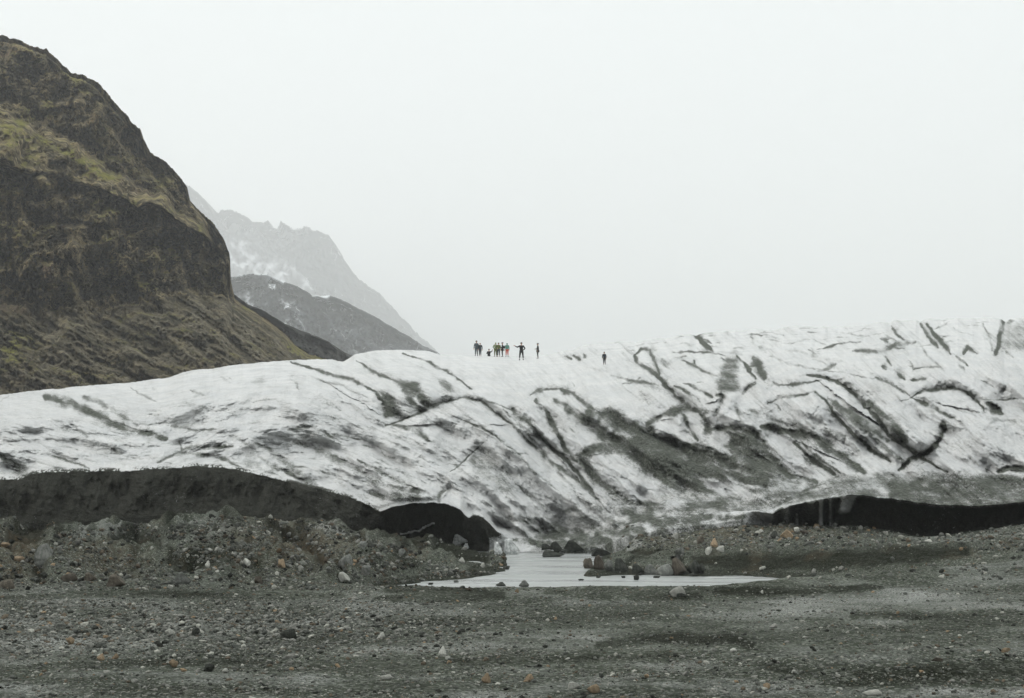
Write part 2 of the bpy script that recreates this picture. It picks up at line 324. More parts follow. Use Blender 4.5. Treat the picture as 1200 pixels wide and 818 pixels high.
# (line in picture units, half width, strength of the ash, how deep the furrow is in metres)
ASH = [
 ([(51,465),(89,473),(108,483),(135,497),(172,508),(194,514)],4.5,.85,1.2), ([(100,465),(129,478),(161,497)],4,.55,.5), ([(81,493),(102,513)],3,.45,.6),
 ([(0,534),(16,545),(35,559)],6,.75,1.2), ([(48,532),(75,537),(105,548)],1.6,.7,.6), ([(124,524),(143,532)],3,.45,.3), ([(199,499),(229,503),(253,503)],2,.6,.5),
 ([(215,471),(242,478)],3,.4,.3), ([(212,518),(215,528),(229,522),(272,524)],1.7,.75,.9), ([(183,542),(215,530),(242,532),(269,540),(290,551)],2,.6,.9),
 ([(269,483),(290,483)],2,.35,.2), ([(153,455),(183,471)],1.2,.5,.3), ([(223,458),(242,463)],1.5,.5,.3), ([(300,520),(322,529),(346,551),(373,569)],4,.55,.5),
 ([(300,537),(335,553),(367,569)],3,.7,.6), ([(262,508),(285,518),(303,534)],2.5,.4,.3), ([(270,540),(300,548),(330,560)],2.5,.45,.3),
 ([(340,424),(375,435),(402,442),(424,451),(440,459),(451,473),(453,489)],1.9,.85,1.8), ([(300,445),(340,441),(365,440)],1,.3,.3),
 ([(416,423),(437,435),(459,444),(472,451)],1.8,.75,1.3), ([(472,413),(504,424),(529,438),(553,455)],1.6,.7,1.0), ([(515,446),(524,452),(533,457)],4.5,.6,.4),
 ([(451,499),(467,493),(488,485),(512,475),(542,465),(564,470),(580,481),(600,497)],1.7,.8,1.3), ([(569,469),(588,474),(600,481)],1.5,.6,.4), ([(542,493),(564,501),(582,513),(600,526)],1.6,.65,.6),
 ([(461,497),(483,502),(502,516)],3.2,.75,.5), ([(338,502),(373,501)],1.8,.6,.4), ([(378,505),(400,518)],1.8,.7,.5), ([(389,508),(429,516)],1.2,.6,.4),
 ([(346,518),(367,524),(394,537),(421,552),(451,569),(475,573),(504,578)],4,.6,.8), ([(421,540),(451,556),(488,572)],2.4,.6,.5), ([(440,536),(470,552),(500,566)],1.6,.4,.3),
 ([(373,551),(400,559)],1.8,.55,.3), ([(566,518),(550,534),(529,553)],1.1,.7,.4), ([(534,572),(515,578),(513,588)],2.4,.6,.6), ([(434,576),(450,584),(466,580),(480,586),(504,584)],5,.68,.3),
 ([(662,417),(669,421)],2,.8,.6), ([(672,417),(680,422)],2,.8,.6), ([(684,416),(687,420)],1.6,.7,.4),
 ([(742,416),(748,426),(761,434),(775,445),(788,461),(807,478),(823,488)],2.6,.85,1.6), ([(743,416),(751,409),(761,410),(769,424),(772,440)],2,.8,1.2), ([(777,421),(784,431)],4,.5,.3),
 ([(815,391),(824,402),(834,412)],2.7,.95,1.0), ([(788,412),(831,413),(850,418)],1.1,.65,.5), ([(799,421),(823,435),(842,440)],1.6,.65,.7), ([(864,418),(875,430),(885,443)],1.9,.95,.8),
 ([(882,418),(890,431),(896,443)],4,.97,1.0), ([(869,461),(885,448)],2.6,.85,.6), ([(799,448),(834,464)],1.6,.65,.5), ([(788,451),(821,470)],1.6,.65,.5), ([(839,461),(847,464),(839,486)],3,.7,.6),
 ([(620,463),(630,457),(655,456)],1.9,.8,.9), ([(651,470),(660,474),(670,480)],3,.85,.4), ([(655,457),(672,462),(689,475),(700,480)],4,.9,.8),
 ([(664,478),(680,486),(702,503),(724,520),(751,537),(783,562),(799,576)],8.5,.92,.9), ([(690,482),(712,489),(735,499),(767,512),(810,529),(856,543),(896,558)],9,.92,.9),
 ([(681,534),(697,526),(722,523),(745,528)],6,.9,.5), ([(678,534),(690,550),(710,569),(735,588)],5,.8,.8), ([(730,560),(760,572),(790,578),(829,576),(869,583)],7,.6,.2), ([(735,530),(765,545),(800,560),(830,566)],9,.85,.2),
 ([(756,496),(775,487),(800,478),(829,483)],4.2,.85,.5), ([(799,486),(806,499),(818,516)],3,.8,.6), ([(823,486),(830,500),(826,515)],4,.75,.4), ([(834,502),(864,502),(885,507),(899,530),(915,548)],4.5,.85,.6),
 ([(850,500),(865,520),(880,535)],3,.8,.4), ([(860,525),(885,540),(912,556)],5,.88,.4), ([(830,530),(850,536),(880,548)],5,.8,.2),
 ([(600,480),(622,499),(640,521),(662,537),(689,570),(705,590)],3,.8,1.2), ([(627,470),(643,486),(654,510),(665,529),(677,542)],2.8,.8,1.0), ([(600,497),(622,521),(646,542),(675,561),(700,585)],3,.7,.9),
 ([(585,511),(606,532),(630,556)],1.6,.4,.4), ([(600,529),(627,553),(654,574)],1.6,.5,.4), ([(716,441),(751,448),(772,452)],1.6,.6,.5), ([(596,560),(618,580),(640,596)],1.6,.5,.4), ([(560,596),(590,604),(620,612)],2.5,.5,.2),
 ([(1043,382),(1053,392),(1061,398)],2,.85,.7), ([(1078,380),(1088,395),(1099,408)],2,.92,.8), ([(1086,380),(1100,396),(1115,415)],2,.92,.8), ([(1177,376),(1172,396),(1168,415)],2.6,.92,1.4),
 ([(1129,415),(1134,406),(1145,415)],2,.85,.6), ([(1121,417),(1134,428)],1.6,.8,.4), ([(1072,401),(1051,404),(1032,412),(1000,412)],2.4,.7,.9), ([(956,408),(981,404),(1008,401)],1.1,.6,.4),
 ([(1032,413),(1045,428)],1.5,.65,.4), ([(1048,433),(1059,445)],2,.85,.7), ([(1067,445),(1086,444)],2.4,.85,.6), ([(1064,427),(1072,431),(1102,431)],1.5,.55,.4), ([(1033,429),(1039,433)],2,.7,.3),
 ([(1153,468),(1200,468)],1.1,.6,.4), ([(946,439),(978,447),(1002,463),(1024,485),(1040,509),(1061,525),(1088,541),(1110,554)],2.5,.95,1.6), ([(970,466),(997,485),(1018,501),(1040,517)],5,.7,.3),
 ([(1018,471),(1045,493),(1061,517)],5,.8,.3), ([(954,460),(967,468),(978,487),(1000,509),(1021,528),(1045,542)],2.1,.92,1.2), ([(900,474),(919,466),(951,460)],1.5,.65,.6),
 ([(1067,466),(1083,458),(1115,455),(1134,460),(1148,471),(1156,485)],1.9,.8,1.0), ([(1067,466),(1094,479),(1118,491)],1.9,.8,.8), ([(1158,472),(1166,478),(1173,485)],4.5,.95,.8),
 ([(1107,497),(1104,512)],5,.95,.9), ([(1102,514),(1088,530),(1067,538),(1054,551)],2.6,.95,1.2), ([(1026,441),(1045,450),(1067,463)],1.5,.6,.4), ([(946,431),(981,436),(1026,443)],1.1,.5,.3),
 ([(893,500),(940,509),(967,522),(989,536),(1013,552)],5.5,.9,.6), ([(967,506),(989,511)],5,.6,.2), ([(932,519),(954,541),(978,557)],2.5,.92,.7), ([(940,519),(962,540),(985,555)],1.2,.8,.3),
 ([(893,540),(927,556),(954,565)],5,.88,.5), ([(911,452),(935,450),(962,447)],1.6,.65,.6), ([(905,447),(912,453)],1.6,.7,.5), ([(1169,553),(1182,548),(1205,551)],2.6,1.,.6),
 ([(870,394),(895,390),(920,393)],1,.4,.4), ([(900,398),(925,402),(950,397)],1,.4,.4), ([(980,390),(1010,394),(1035,390)],1.2,.4,.4), ([(700,410),(740,405),(780,401)],1,.35,.4), ([(905,415),(930,428),(960,433)],1.2,.4,.5),
 ([(1150,380),(1160,395),(1163,410)],1.6,.5,.6), ([(900,560),(940,575),(980,560),(1040,562)],2,.5,.3), ([(905,597),(930,583),(975,570)],2,.6,.7), ([(915,588),(945,574),(965,566)],1.5,.6,.4),
 ([(0,595),(120,600),(300,590)],1,.1,0), ([(520,600),(545,618),(560,630)],2,.2,0), ([(610,605),(640,618),(680,618),(720,606)],7,.45,.2), ([(600,632),(630,638),(680,633),(700,640)],4.5,.8,.4), ([(740,606),(770,612),(800,610),(870,604)],5.5,.88,.5),
 ([(700,595),(740,600),(780,596)],6,.5,.1), ([(660,600),(690,590),(715,600)],5,.5,.1), ([(600,616),(612,624),(618,632)],4,.6,.2),
]
ASH_AREA = [
 ([(445,459),(459,462),(466,476),(472,487),(452,490),(449,472)],1.0,1.3), ([(459,444),(488,448),(496,459),(512,477),(488,484),(479,475),(471,455)],.92,1.1),
 ([(269,536),(300,525),(306,545),(300,558)],.38,.1), ([(558,518),(580,529),(593,556),(606,586),(586,577),(556,553),(548,540)],.5,.5),
 ([(850,418),(869,416),(864,443),(869,459),(842,461),(839,445)],.68,.6), ([(1178,377),(1205,376),(1205,410),(1172,412)],.5,.2),
 ([(718,529),(740,538),(761,556),(790,572),(829,580),(900,578),(900,560),(869,552),(842,543),(810,528),(780,514),(745,506)],.97,.4),
 ([(858,505),(885,508),(900,522),(915,545),(893,556),(866,540),(850,524)],.95,.4), ([(965,466),(990,474),(1018,498),(1040,514),(1030,518),(1000,500)],.65,.3),
 ([(893,560),(893,602),(920,594),(960,585),(1010,588),(1060,592),(1210,598),(1210,556),(1050,553),(1000,556),(940,568)],.6,.2),
 ([(1040,557),(1040,596),(1210,602),(1210,557)],.86,.1),
]
CLEAN_AREA = [([(818,559),(850,563),(876,573),(880,580),(850,581),(828,572)],.9), ([(843,552),(862,560),(895,574),(880,574),(856,567)],.6), ([(705,537),(720,534),(742,550),(775,572),(815,592),(770,596),(735,582),(712,562)],.95),
 ([(767,502),(778,489),(796,489),(806,512),(790,514),(770,508)],.9), ([(808,485),(816,487),(822,512),(812,508),(806,498)],.8), ([(838,504),(848,508),(854,522),(840,520),(832,512)],.7), ([(484,466),(488,464),(496,477),(490,478)],.9),
 ([(668,463),(678,468),(688,478),(678,479),(668,473)],.85), ([(520,585),(532,568),(545,564),(562,566),(580,580),(600,598),(590,608),(566,602),(545,596)],.75), ([(825,470),(838,466),(845,472),(834,484),(825,480)],.7),
 ([(1110,498),(1160,495),(1210,500),(1210,540),(1170,545),(1120,538),(1100,522)],.6)]

ASH += [([(655,475),(690,500),(735,530),(780,560),(830,580)],6,.62,.3), ([(700,478),(745,500),(800,525),(850,545),(905,560),(950,568)],6,.66,.4), ([(590,478),(615,505),(640,535),(668,568),(690,600)],2.2,.5,.5),
 ([(560,520),(590,550),(620,580),(650,608)],2.5,.36,.3), ([(360,440),(400,452),(430,466)],1.5,.4,.3), ([(430,500),(470,515),(520,540),(560,560)],2.5,.38,.3),
 ([(880,480),(915,495),(950,510),(985,530)],4,.5,.3), ([(960,462),(1000,492),(1040,528),(1065,545)],3.5,.55,.3), ([(1010,468),(1040,495),(1060,520)],5,.6,.3), ([(1075,400),(1095,425),(1110,440)],1.5,.45,.3), ([(800,402),(830,412),(870,416)],2,.35,.3),
 ([(1120,480),(1160,492),(1200,495)],2,.35,.3), ([(880,398),(930,410),(990,425),(1040,445)],2,.3,.4), ([(760,450),(800,470),(840,500)],3,.45,.3), ([(690,430),(740,445),(790,465)],2,.32,.3)]
rs_ = np.random.default_rng(77)
for i in range(190):                       # the many small dirty cracks between the great furrows
    x0 = rs_.uniform(-20, 1210); sk = np.interp(x0, [q[0] for q in SKY_ICE], [q[1] for q in SKY_ICE]); lo = np.interp(x0, [q[0] for q in TOP_ICE], [q[1] for q in TOP_ICE])
    if rs_.random() < .35: x0 = rs_.uniform(640, 1200); sk = np.interp(x0, [q[0] for q in SKY_ICE], [q[1] for q in SKY_ICE])
    y0 = sk + 4 + (lo - sk - 8) * rs_.random() ** (1.0 if x0 < 620 else 1.5)
    if 540 < x0 < 660 and y0 < 450: continue
    a0 = np.radians(np.interp(x0, [150, 420, 640], [10, 27, 40])) * rs_.uniform(.3, 1.35) * (1 if rs_.random() < .85 else -.4)
    ln = rs_.uniform(6, 28); pts = [(x0, y0)]
    for k_ in range(3):
        a0 += rs_.normal(0, .22); pts.append((pts[-1][0] + ln / 3 * math.cos(a0), pts[-1][1] + ln / 3 * math.sin(a0) * (.75 if y0 < 430 else 1)))
    ASH.append((pts, rs_.uniform(.5, 1.5) if rs_.random() < .8 else rs_.uniform(1.5, 3.5), rs_.uniform(.25, .65) * (.7 if x0 < 520 else 1), rs_.uniform(.1, .5)))
def build_glacier():
    px = cols_px(-40, 1240, 1.05, -900, 2000, 24)
    foot, top, mid, skyl = [list(curve(px, c)) for c in (FOOT_ICE, TOP_ICE, MID_ICE, SKY_ICE)]
    k = np.exp(-np.linspace(-2, 2, 9) ** 2); k /= k.sum()
    sm = lambda a, n=1: a if n == 0 else sm(np.convolve(np.pad(a, 4, mode='edge'), k, 'valid'), n - 1)
    skyl[0] = sm(skyl[0], 1); mid[0] = sm(mid[0], 6); mid[1] = sm(mid[1], 6); skyl[1] = sm(skyl[1], 8); top[1] = sm(top[1], 2); top[0] = sm(top[0], 1)
    skyl[0] = skyl[0] + 1.0 * fbm(px * .05, 3.3, 0, 5) * sstep(60, 250, np.abs(px - 590)) + .35 * fbm(px * .3, 8.3, 0, 3)
    skyl[0] = skyl[0] + sstep(690, 760, px) * (1.5 * fbm(px * .028, 13.3, 0, 3) + 1.2 * np.abs(fbm(px * .06, 23.3, 0, 2)))
    for cx_, dp, wd in ((743, 2.5, 5), (816, 3.0, 4), (868, 2, 6), (905, 2, 8), (1043, 2.5, 4), (1079, 2.0, 4), (1178, 3.5, 4), (415, 0, 4), (672, 1.8, 5)): skyl[0] = skyl[0] + dp * np.exp(-((px - cx_) / wd) ** 2)
    top[0] = top[0] + .8 * fbm(px * .12, 1.3, 0, 4, .7) * (1 - sstep(590, 620, px) * (1 - sstep(760, 800, px)))
    rows = []; 
    f = world(px, *foot); f0 = f.copy(); f0[:, 2] -= 3; f0[:, 1] += .5
    t = world(px, *top)
    rows = [f0]; rows += list(loft([f, t], [46])[:-1])
    # slope: picture height runs evenly, distance follows a convex profile
    n1, n2 = 60, 215
    for i in range(n1):
        a = i / n1; e = a ** 1.0
        rows.append(world(px, top[0] + (mid[0] - top[0]) * a, top[1] + (mid[1] - top[1]) * (1 - (1 - e) ** 1.3)))
    for i in range(n2 + 1):
        a = i / n2
        rows.append(world(px, mid[0] + (skyl[0] - mid[0]) * a, mid[1] + (skyl[1] - mid[1]) * (.26 * a + .74 * a ** 6)))
    s = rows[-1]
    for dy, dz in ((1.5, .02), (3, -.06), (6, -.5), (10, -1.1), (16, -1.5), (40, -2.2), (90, -5), (170, -14)):
        q = s.copy(); q[:, 1] += dy; q[:, 0] *= (s[:, 1] + dy) / s[:, 1]; q[:, 2] += dz; rows.append(q)
    P = np.stack(rows); nr, nc = P.shape[:2]
    kr = np.array([1, 4, 6, 4, 1.]) / 16; wr_ = (sstep(560, 600, px) * np.ones(nc))[None]      # rounded brow where the ice hangs over
    wr_ = wr_ * np.clip(1 - np.abs(np.arange(nr) - 48) / 13, 0, 1)[:, None] ** .5
    for it in range(14):
        for c in range(3):
            q = np.pad(P[:, :, c], ((2, 2), (0, 0)), mode='edge'); P[:, :, c] += wr_ * (sum(kr[i] * q[i:i + nr] for i in range(5)) - P[:, :, c])
    fx, fy = pix(P); X, Yp = fx.ravel().copy(), fy.ravel().copy()
    front = np.zeros((nr, nc)); front[:47] = 1; front = front.ravel()
    back = np.zeros((nr, nc)); back[-8:] = 1; back = back.ravel()
    wx = 2.6 * fbm(X * .035, Yp * .05, 1.7, 3) + 1.0 * fbm(X * .2, Yp * .2, 5.1, 2)
    wy = 1.8 * fbm(X * .035, Yp * .05, 7.7, 3) + .8 * fbm(X * .2, Yp * .2, 9.1, 2)
    QX, QY = X + wx, Yp + wy
    dirt_shade = np.zeros(len(X)); deep = np.zeros(len(X)); valley = np.zeros(len(X)); lobe = np.full(len(X), 60.0)
    for pts, hw, stg, cv in ASH:
        idx, d, tt = polydist(QX, QY, pts, 62)
        tap = .35 + .65 * np.sqrt(np.clip(np.sin(np.pi * np.clip(tt, .02, .98)), 0, 1))
        hw2 = hw * 1.05 * tap
        v = stg * np.clip(.92 + .45 * fbm(X[idx] * .07, Yp[idx] * .07, 3.3, 3), .35, 1.1) * np.exp(-(np.maximum(d - .35 * hw2, 0) / (1.15 * hw2 * np.clip(1 + .9 * fbm(X[idx] * .06, Yp[idx] * .06, 21.3, 3), .5, 1.7))) ** 1.35) * (1 if hw > 2.8 else 1.12); dirt_shade[idx] = np.maximum(dirt_shade[idx], v)
        if cv >= .6 and hw < 4.5:      # meltwater drags the ash down on one side of a furrow
            A0, A1 = np.array(pts[0], float), np.array(pts[-1], float); sg = (QX[idx] - A0[0]) * (A1 - A0)[1] - (QY[idx] - A0[1]) * (A1 - A0)[0]
            vs = (.3 + .32 * sstep(450, 620, X[idx])) * stg * np.exp(-d / (3.2 + hw2 * 1.6)) * (sg > 0 if (int(pts[0][0]) % 3) else sg < 0) * np.clip(.6 + 1.1 * fbm(X[idx] * .05, Yp[idx] * .05, 14.2, 3), 0, 1.2)
            dirt_shade[idx] = np.maximum(dirt_shade[idx], vs)
        if cv > 0:
            c = cv * np.exp(-(d / (hw2 + 2.0)) ** 1.4); deep[idx] = np.maximum(deep[idx], c)
            B0, B1 = np.array(pts[0], float), np.array(pts[-1], float); sgn_ = (QX[idx] - B0[0]) * (B1 - B0)[1] - (QY[idx] - B0[1]) * (B1 - B0)[0]
            wide = np.where(sgn_ * np.sign((B1 - B0)[0] + .01) > 0, 7.0, 21.0)         # each fold leans over the furrow above it
            valley[idx] = np.maximum(valley[idx], min(cv, 1.5) * np.exp(-(d / wide) ** 1.6) * (.25 + .75 * np.sin(np.pi * np.clip(tt, .02, .98))))
            if cv >= .7: lobe[idx] = np.minimum(lobe[idx], d + (1 - tap) * 18)
    for pts, stg, cv in ASH_AREA:
        idx, sdv = poly_sd(QX, QY, pts, 14)
        v = sstep(-7, 6, sdv); dirt_shade[idx] = np.maximum(dirt_shade[idx], v * stg * np.clip(.9 + .3 * fbm(X[idx] * .03 - Yp[idx] * .02, Yp[idx] * .12, 2.2, 4, .6), .4, 1.1)); deep[idx] = np.maximum(deep[idx], cv * sstep(-3, 7, sdv))
    for pts, stg in CLEAN_AREA:
        idx, sdv = poly_sd(QX, QY, pts, 10); v = sstep(-3, 4, sdv); dirt_shade[idx] *= 1 - stg * v; deep[idx] *= 1 - .7 * v
    # streaks of dust that follow the way the ice was squeezed (down to the right)
    an = np.radians(12 + 16 * sstep(150, 420, X) + 12 * sstep(450, 640, X)); ca, sa = np.cos(an), np.sin(an)
    u = ((X - 600) * ca + (Yp - 490) * sa); v = (-(X - 600) * sa + (Yp - 490) * ca)
    strk = fbm(u * .012, v * .11, 2.2, 5, .6)
    low = sstep(600, 470, X) * sstep(455, 520, Yp)
    hstr = fbm(X * .015, Yp * .16, 6.2, 5, .62)
    dirt_shade = np.maximum(dirt_shade, .30 * sstep(.25, .95, strk) + .30 * low * sstep(.1, .8, hstr))
    near_toe = sstep(580, 626, Yp) * sstep(590, 650, X) * (1 - sstep(880, 900, X))
    dirt_shade = np.maximum(dirt_shade, near_toe * (.50 + .16 * sstep(600, 630, Yp) + .4 * fbm(X * .08, Yp * .12, 4.4, 4)))
    skirt = sstep(700, 740, X) * (1 - sstep(890, 905, X)) * sstep(572, 592, Yp) * (1 - front)
    dirt_shade = np.maximum(dirt_shade, skirt * (.64 + .4 * fbm(X * .04, Yp * .12, 31.4, 4)))
    back_up = sstep(440, 395, Yp) * sstep(640, 700, X)
    dirt_shade = np.maximum(dirt_shade, back_up * .55 * sstep(.35, .9, fbm(X * .05, Yp * .28, 12.4, 4)))
    halo = (.24 + .16 * sstep(500, 640, X)) * np.exp(-np.maximum(lobe, 0) / 11.0) * (1 - front); dirt_shade = np.maximum(dirt_shade, halo * (.5 + fbm(X * .02, Yp * .03, 9.9, 3)))  # dust halo along furrows, also painting in the folds' soft grey shading
    valley *= .45 + .55 * sstep(430, 560, X); deep *= .55 + .45 * sstep(430, 560, X)
    relief = deep * .7 + 2.3 * valley
    relief += 3.4 * fbm(u * .010, v * .026, 3.1, 3) + .5 * fbm(u * .022, v * .07, 5.5, 3, ridge=True) + .22 * fbm(u * .09, v * .18, 8.5, 4, .6)
    relief += .07 * fbm(X * .5, Yp * .5, 2.5, 3, .7)
    edge = (1 - front) * (1 - back) * sstep(0, 14, Yp - np.repeat(skyl[0][None], nr, 0).ravel())
    topline = np.repeat(top[0][None], nr, 0).ravel()
    seam = np.minimum(np.abs(np.repeat(np.arange(nr), nc) - 46.5), 3) / 3
    edge *= sstep(0, 10, topline - Yp)
    relief *= edge
    # frontal walls: coarse lumps, fluting, undercut arches
    blk = np.zeros(len(X))
    hang = front * (1 - sstep(585, 605, X) * (1 - sstep(880, 920, X)))
    wallw = hang * (fbm(X * .05, Yp * .02, 3.1, 4) * .8 + .17 * fbm(X * .12, Yp * .12, 4.1, 5, .65))
    fl = np.linspace(0, 1, 46)
    tt = np.zeros((nr, nc)); tt[1:47] = fl[:, None]; tt = tt.ravel()
    wallw *= np.sin(np.pi * np.clip(tt, 0, 1)) ** .7
    arch = front * (np.exp(-((X - 505) / 30) ** 4) * 1.0 + sstep(985, 1000, X) * 1.6 + np.exp(-((X - 967) / 10) ** 4) * 1.0 + np.exp(-((X - 937) / 10) ** 4) * .9)
    relief += wallw + arch * np.sin(np.pi * np.clip(tt, 0, 1)) ** .6
    pil = np.maximum.reduce([np.exp(-((X - 962) / 3.2) ** 2), np.exp(-((X - 973) / 2.6) ** 2) * .7, np.exp(-((X - 993 - (Yp - 590) * -.35) / 8.0) ** 4) * sstep(606, 598, Yp), np.exp(-((X - 922) / 5) ** 2) * .6, np.exp(-((X-934)/3)**2)*.7*sstep(596,604,Yp)])
    relief -= 1.3 * np.clip(pil, 0, 1) * front
    ff = front * np.maximum(1 - sstep(444, 449, X) * 0, 0)
    wallmask = front * np.maximum(1 - sstep(583, 592, X), sstep(898, 912, X))  # black grit on the wall; in the cave mouths it paints in shade
    dirt_shade = np.where(wallmask > .01, np.maximum(dirt_shade * (1 - wallmask), wallmask * 1.0), dirt_shade)
    soft_ = sstep(.86, 1.0, tt) * sstep(890, 915, X) * front
    blk = wallmask * (1 - soft_) * (1 - .45 * sstep(895, 910, X) * (1 - sstep(975, 990, X))); dirt_shade = dirt_shade * (1 - .3 * soft_)
    blk = np.maximum(blk, sstep(.85, 1, dirt_shade) * 0.0)
    dirt_shade *= 1 - .75 * np.clip(pil, 0, 1) * front; blk *= 1 - np.clip(pil, 0, 1)
    # pale lip where melt has washed the wall, blocks of clean ice at the lake end
    idx, dd, _ = polydist(QX, QY, [(468, 625), (480, 623), (492, 622), (500, 617), (509, 615)], 6); vv = 1 - sstep(.8, 1.8, dd); dirt_shade[idx] *= 1 - .8 * vv; blk[idx] *= 1 - .9 * vv; relief[idx] -= .35 * vv
    idx, sdv = poly_sd(QX, QY, [(570, 630), (580, 628), (592, 633), (590, 652), (572, 652)], 6); vv = sstep(-2, 3, sdv); dirt_shade[idx] *= 1 - .65 * vv; blk[idx] *= 1 - vv
    idx, sdv = poly_sd(QX, QY, [(548, 612), (556, 603), (567, 606), (576, 618), (574, 648), (552, 652)], 8); vv = sstep(-2, 3, sdv); dirt_shade[idx] = np.maximum(dirt_shade[idx], vv); blk[idx] = np.maximum(blk[idx], vv)
    loose = (1 - front) * np.maximum(sstep(6, 0, topline - Yp) * (X < 446) * .9, 0) * (Yp > 540)
    blk = np.maximum(blk, loose * sstep(-.1, .3, (.6 * fbm(X * .045, Yp * .05, 0, 3) + .5 * fbm(X * .5, Yp * .5, 5, 2)))); dirt_shade = np.maximum(dirt_shade, loose * sstep(-.3, .1, (.6 * fbm(X * .045, Yp * .05, 0, 3) + .5 * fbm(X * .5, Yp * .5, 5, 2))))
    idx, sdv = poly_sd(QX, QY, [(-60, 548), (0, 562), (20, 570), (36, 563), (44, 556), (40, 620), (-60, 620)], 10); vv = sstep(-3, 5, sdv); dirt_shade[idx] = np.maximum(dirt_shade[idx], .8 * vv)
    blk = np.maximum(blk, .12 * sstep(.86, .96, dirt_shade) * (1 - wallmask))
    P2 = along_ray(P.reshape(-1, 3), relief)
    me = mesh_np('glacier', P2, grid_faces(nr, nc), ice_material(), {'dirt_shade': np.clip(dirt_shade, 0, 1), 'black': np.clip(blk, 0, 1)},
                 cols={'flow': np.stack([u, v, 0 * u, 1 + 0 * u], -1)})
    return struct('glacier', me)
glacier = build_glacier()

# ================================================================== GROUND
DARK_BITS = []
def build_ground():
    px = cols_px(-60, 1260, 1.5, -1500, 2700, 40)
    A = [(0, 835, 16), (1200, 835, 16)]
    B = [(-300, 794, 18.7), (0, 792, 18.7), (400, 790, 18.8), (700, 801, 18.2), (850, 811, 17.6), (1000, 812, 17.4), (1200, 800, 17.8), (1600, 795, 18)]
    C = [(0, 784, 19.6), (400, 778, 19.9), (700, 764, 20.2), (860, 760, 20.0), (1000, 776, 18.7), (1200, 768, 19.3)]
    D = [(0, 764, 21.6), (400, 756, 22.3), (700, 748, 22.6), (900, 742, 23.0), (1200, 742, 22.6)]
    E = [(0, 735, 25.2), (400, 730, 25.9), (700, 732, 25.4), (1000, 722, 26.2), (1200, 716, 26.6)]
    Fc = [(0, 706, 30), (200, 704, 30), (420, 708.5, 29.5), (560, 711, 29.0), (700, 705, 29.8), (860, 702, 30), (1000, 697, 30.0), (1200, 686, 32)]
    G = [(0, 690, 33.5), (200, 690.5, 33.5), (400, 684.5, 33), (445, 684.5, 32.6), (600, 685.5, 32.4), (750, 686.5, 32.2), (850, 683, 32.5), (910, 677, 33), (1000, 672, 33), (1200, 656, 36), (1500, 650, 37)]
    H = [(-300, 689, 36), (0, 689, 36), (200, 689, 36), (380, 686, 37.5), (440, 692, 50), (900, 688, 50), (1000, 684, 46), (1200, 664, 44), (1500, 660, 44)]
    W0 = [(-300, 686, 40), (200, 685, 40), (380, 684.8, 43), (445, 684.3, 56), (520, 676.5, 60), (590, 666, 66), (604, 690, 60), (676, 690, 60), (690, 672, 62.5), (760, 669, 64), (830, 672, 62.5), (900, 674.5, 61), (940, 673, 60), (1000, 671, 57), (1200, 660, 52), (1500, 655, 50)]
    W1 = [(-300, 660, 52), (0, 655, 54), (200, 652, 54), (400, 655, 58), (520, 661, 64), (575, 658, 68.5), (592, 657, 70), (604, 680, 70), (676, 680, 70), (695, 665, 65.5), (760, 652, 67), (800, 643, 68), (830, 641, 67), (900, 644.5, 65), (1000, 647.5, 61), (1100, 641, 58), (1200, 631, 58), (1500, 625, 58)]
    W2 = [(-300, 620, 79), (0, 617, 81), (100, 614, 81), (200, 605, 81), (300, 606, 81), (350, 613, 81), (400, 616, 81), (440, 624, 81.5), (500, 638, 81), (530, 641, 81), (556, 643, 81), (590, 645, 80.5), (602, 666, 80), (680, 670, 80), (705, 655, 77), (735, 640, 76), (748, 622, 76), (760, 624, 76), (790, 622, 76),
          (830, 616, 75.5), (870, 611, 75.5), (900, 614.5, 75.5), (925, 612, 75), (940, 614, 75), (1000, 614, 75), (1050, 621.5, 75.5), (1075, 628, 75.5), (1120, 626, 75.5), (1160, 620, 75.5), (1200, 614, 75.5), (1500, 608, 75)]
    rA = [world(px, *curve(px, c)) for c in (A, B, C, D, E, Fc, G, H, W0, W1, W2)]
    wm = sstep(425, 452, px) * (1 - sstep(895, 915, px))
    h, w0 = rA[7], rA[8]
    h[:, 0] *= (wm * 42 + (1 - wm) * h[:, 1]) / h[:, 1]; h[:, 1] = wm * 42 + (1 - wm) * h[:, 1]; h[:, 2] = wm * -.7 + (1 - wm) * h[:, 2]
    h2 = w0 * (1 - .35) + h * .35; h2[:, 2] = wm * -.7 + (1 - wm) * h2[:, 2]
    rows = rA[:8] + [h2] + rA[8:]
    a = rows[0]
    n0 = a.copy(); n0[:, 1] = -6; n0[:, 2] = CZ - 2.5
    n1 = a.copy(); n1[:, 1] = -60; n1[:, 2] = CZ - 3.5
    e = rows[-1].copy(); e[:, 1] += 10; e[:, 2] -= 2.0
    rows = [n1, n0] + rows + [e]
    P = loft(rows, [4, 30, 22, 18, 26, 30, 42, 34, 26, 10, 12, 46, 60, 6])
    nr, nc = P.shape[:2]
    # soften the creases between the control rows
    k = np.array([1, 4, 6, 4, 1.]) / 16
    for it in range(5):
        for c in range(3):
            q = np.pad(P[:, :, c], ((2, 2), (0, 0)), mode='edge'); P[:, :, c] = sum(k[i] * q[i:i + nr] for i in range(5))
            if it < 3:
                q = np.pad(P[:, :, c], ((0, 0), (2, 2)), mode='reflect', reflect_type='odd'); P[:, :, c] = sum(k[i] * q[:, i:i + nc] for i in range(5))
    P = P.reshape(-1, 3); X, Yp = [q.ravel() for q in pix(P)]
    x, y = P[:, 0], P[:, 1]
    far = sstep(36, 46, y)
    infrustum = (y > 1)
    # hummocks and ruts
    P[:, 2] += (1 - far) * (.055 * fbm(x * .25, y * .35, 0, 4) + .022 * fbm(x * 1.6, y * 1.6, 3, 4, .6))
    mor = far * (X < 620) * infrustum; rub = far * (X >= 620)
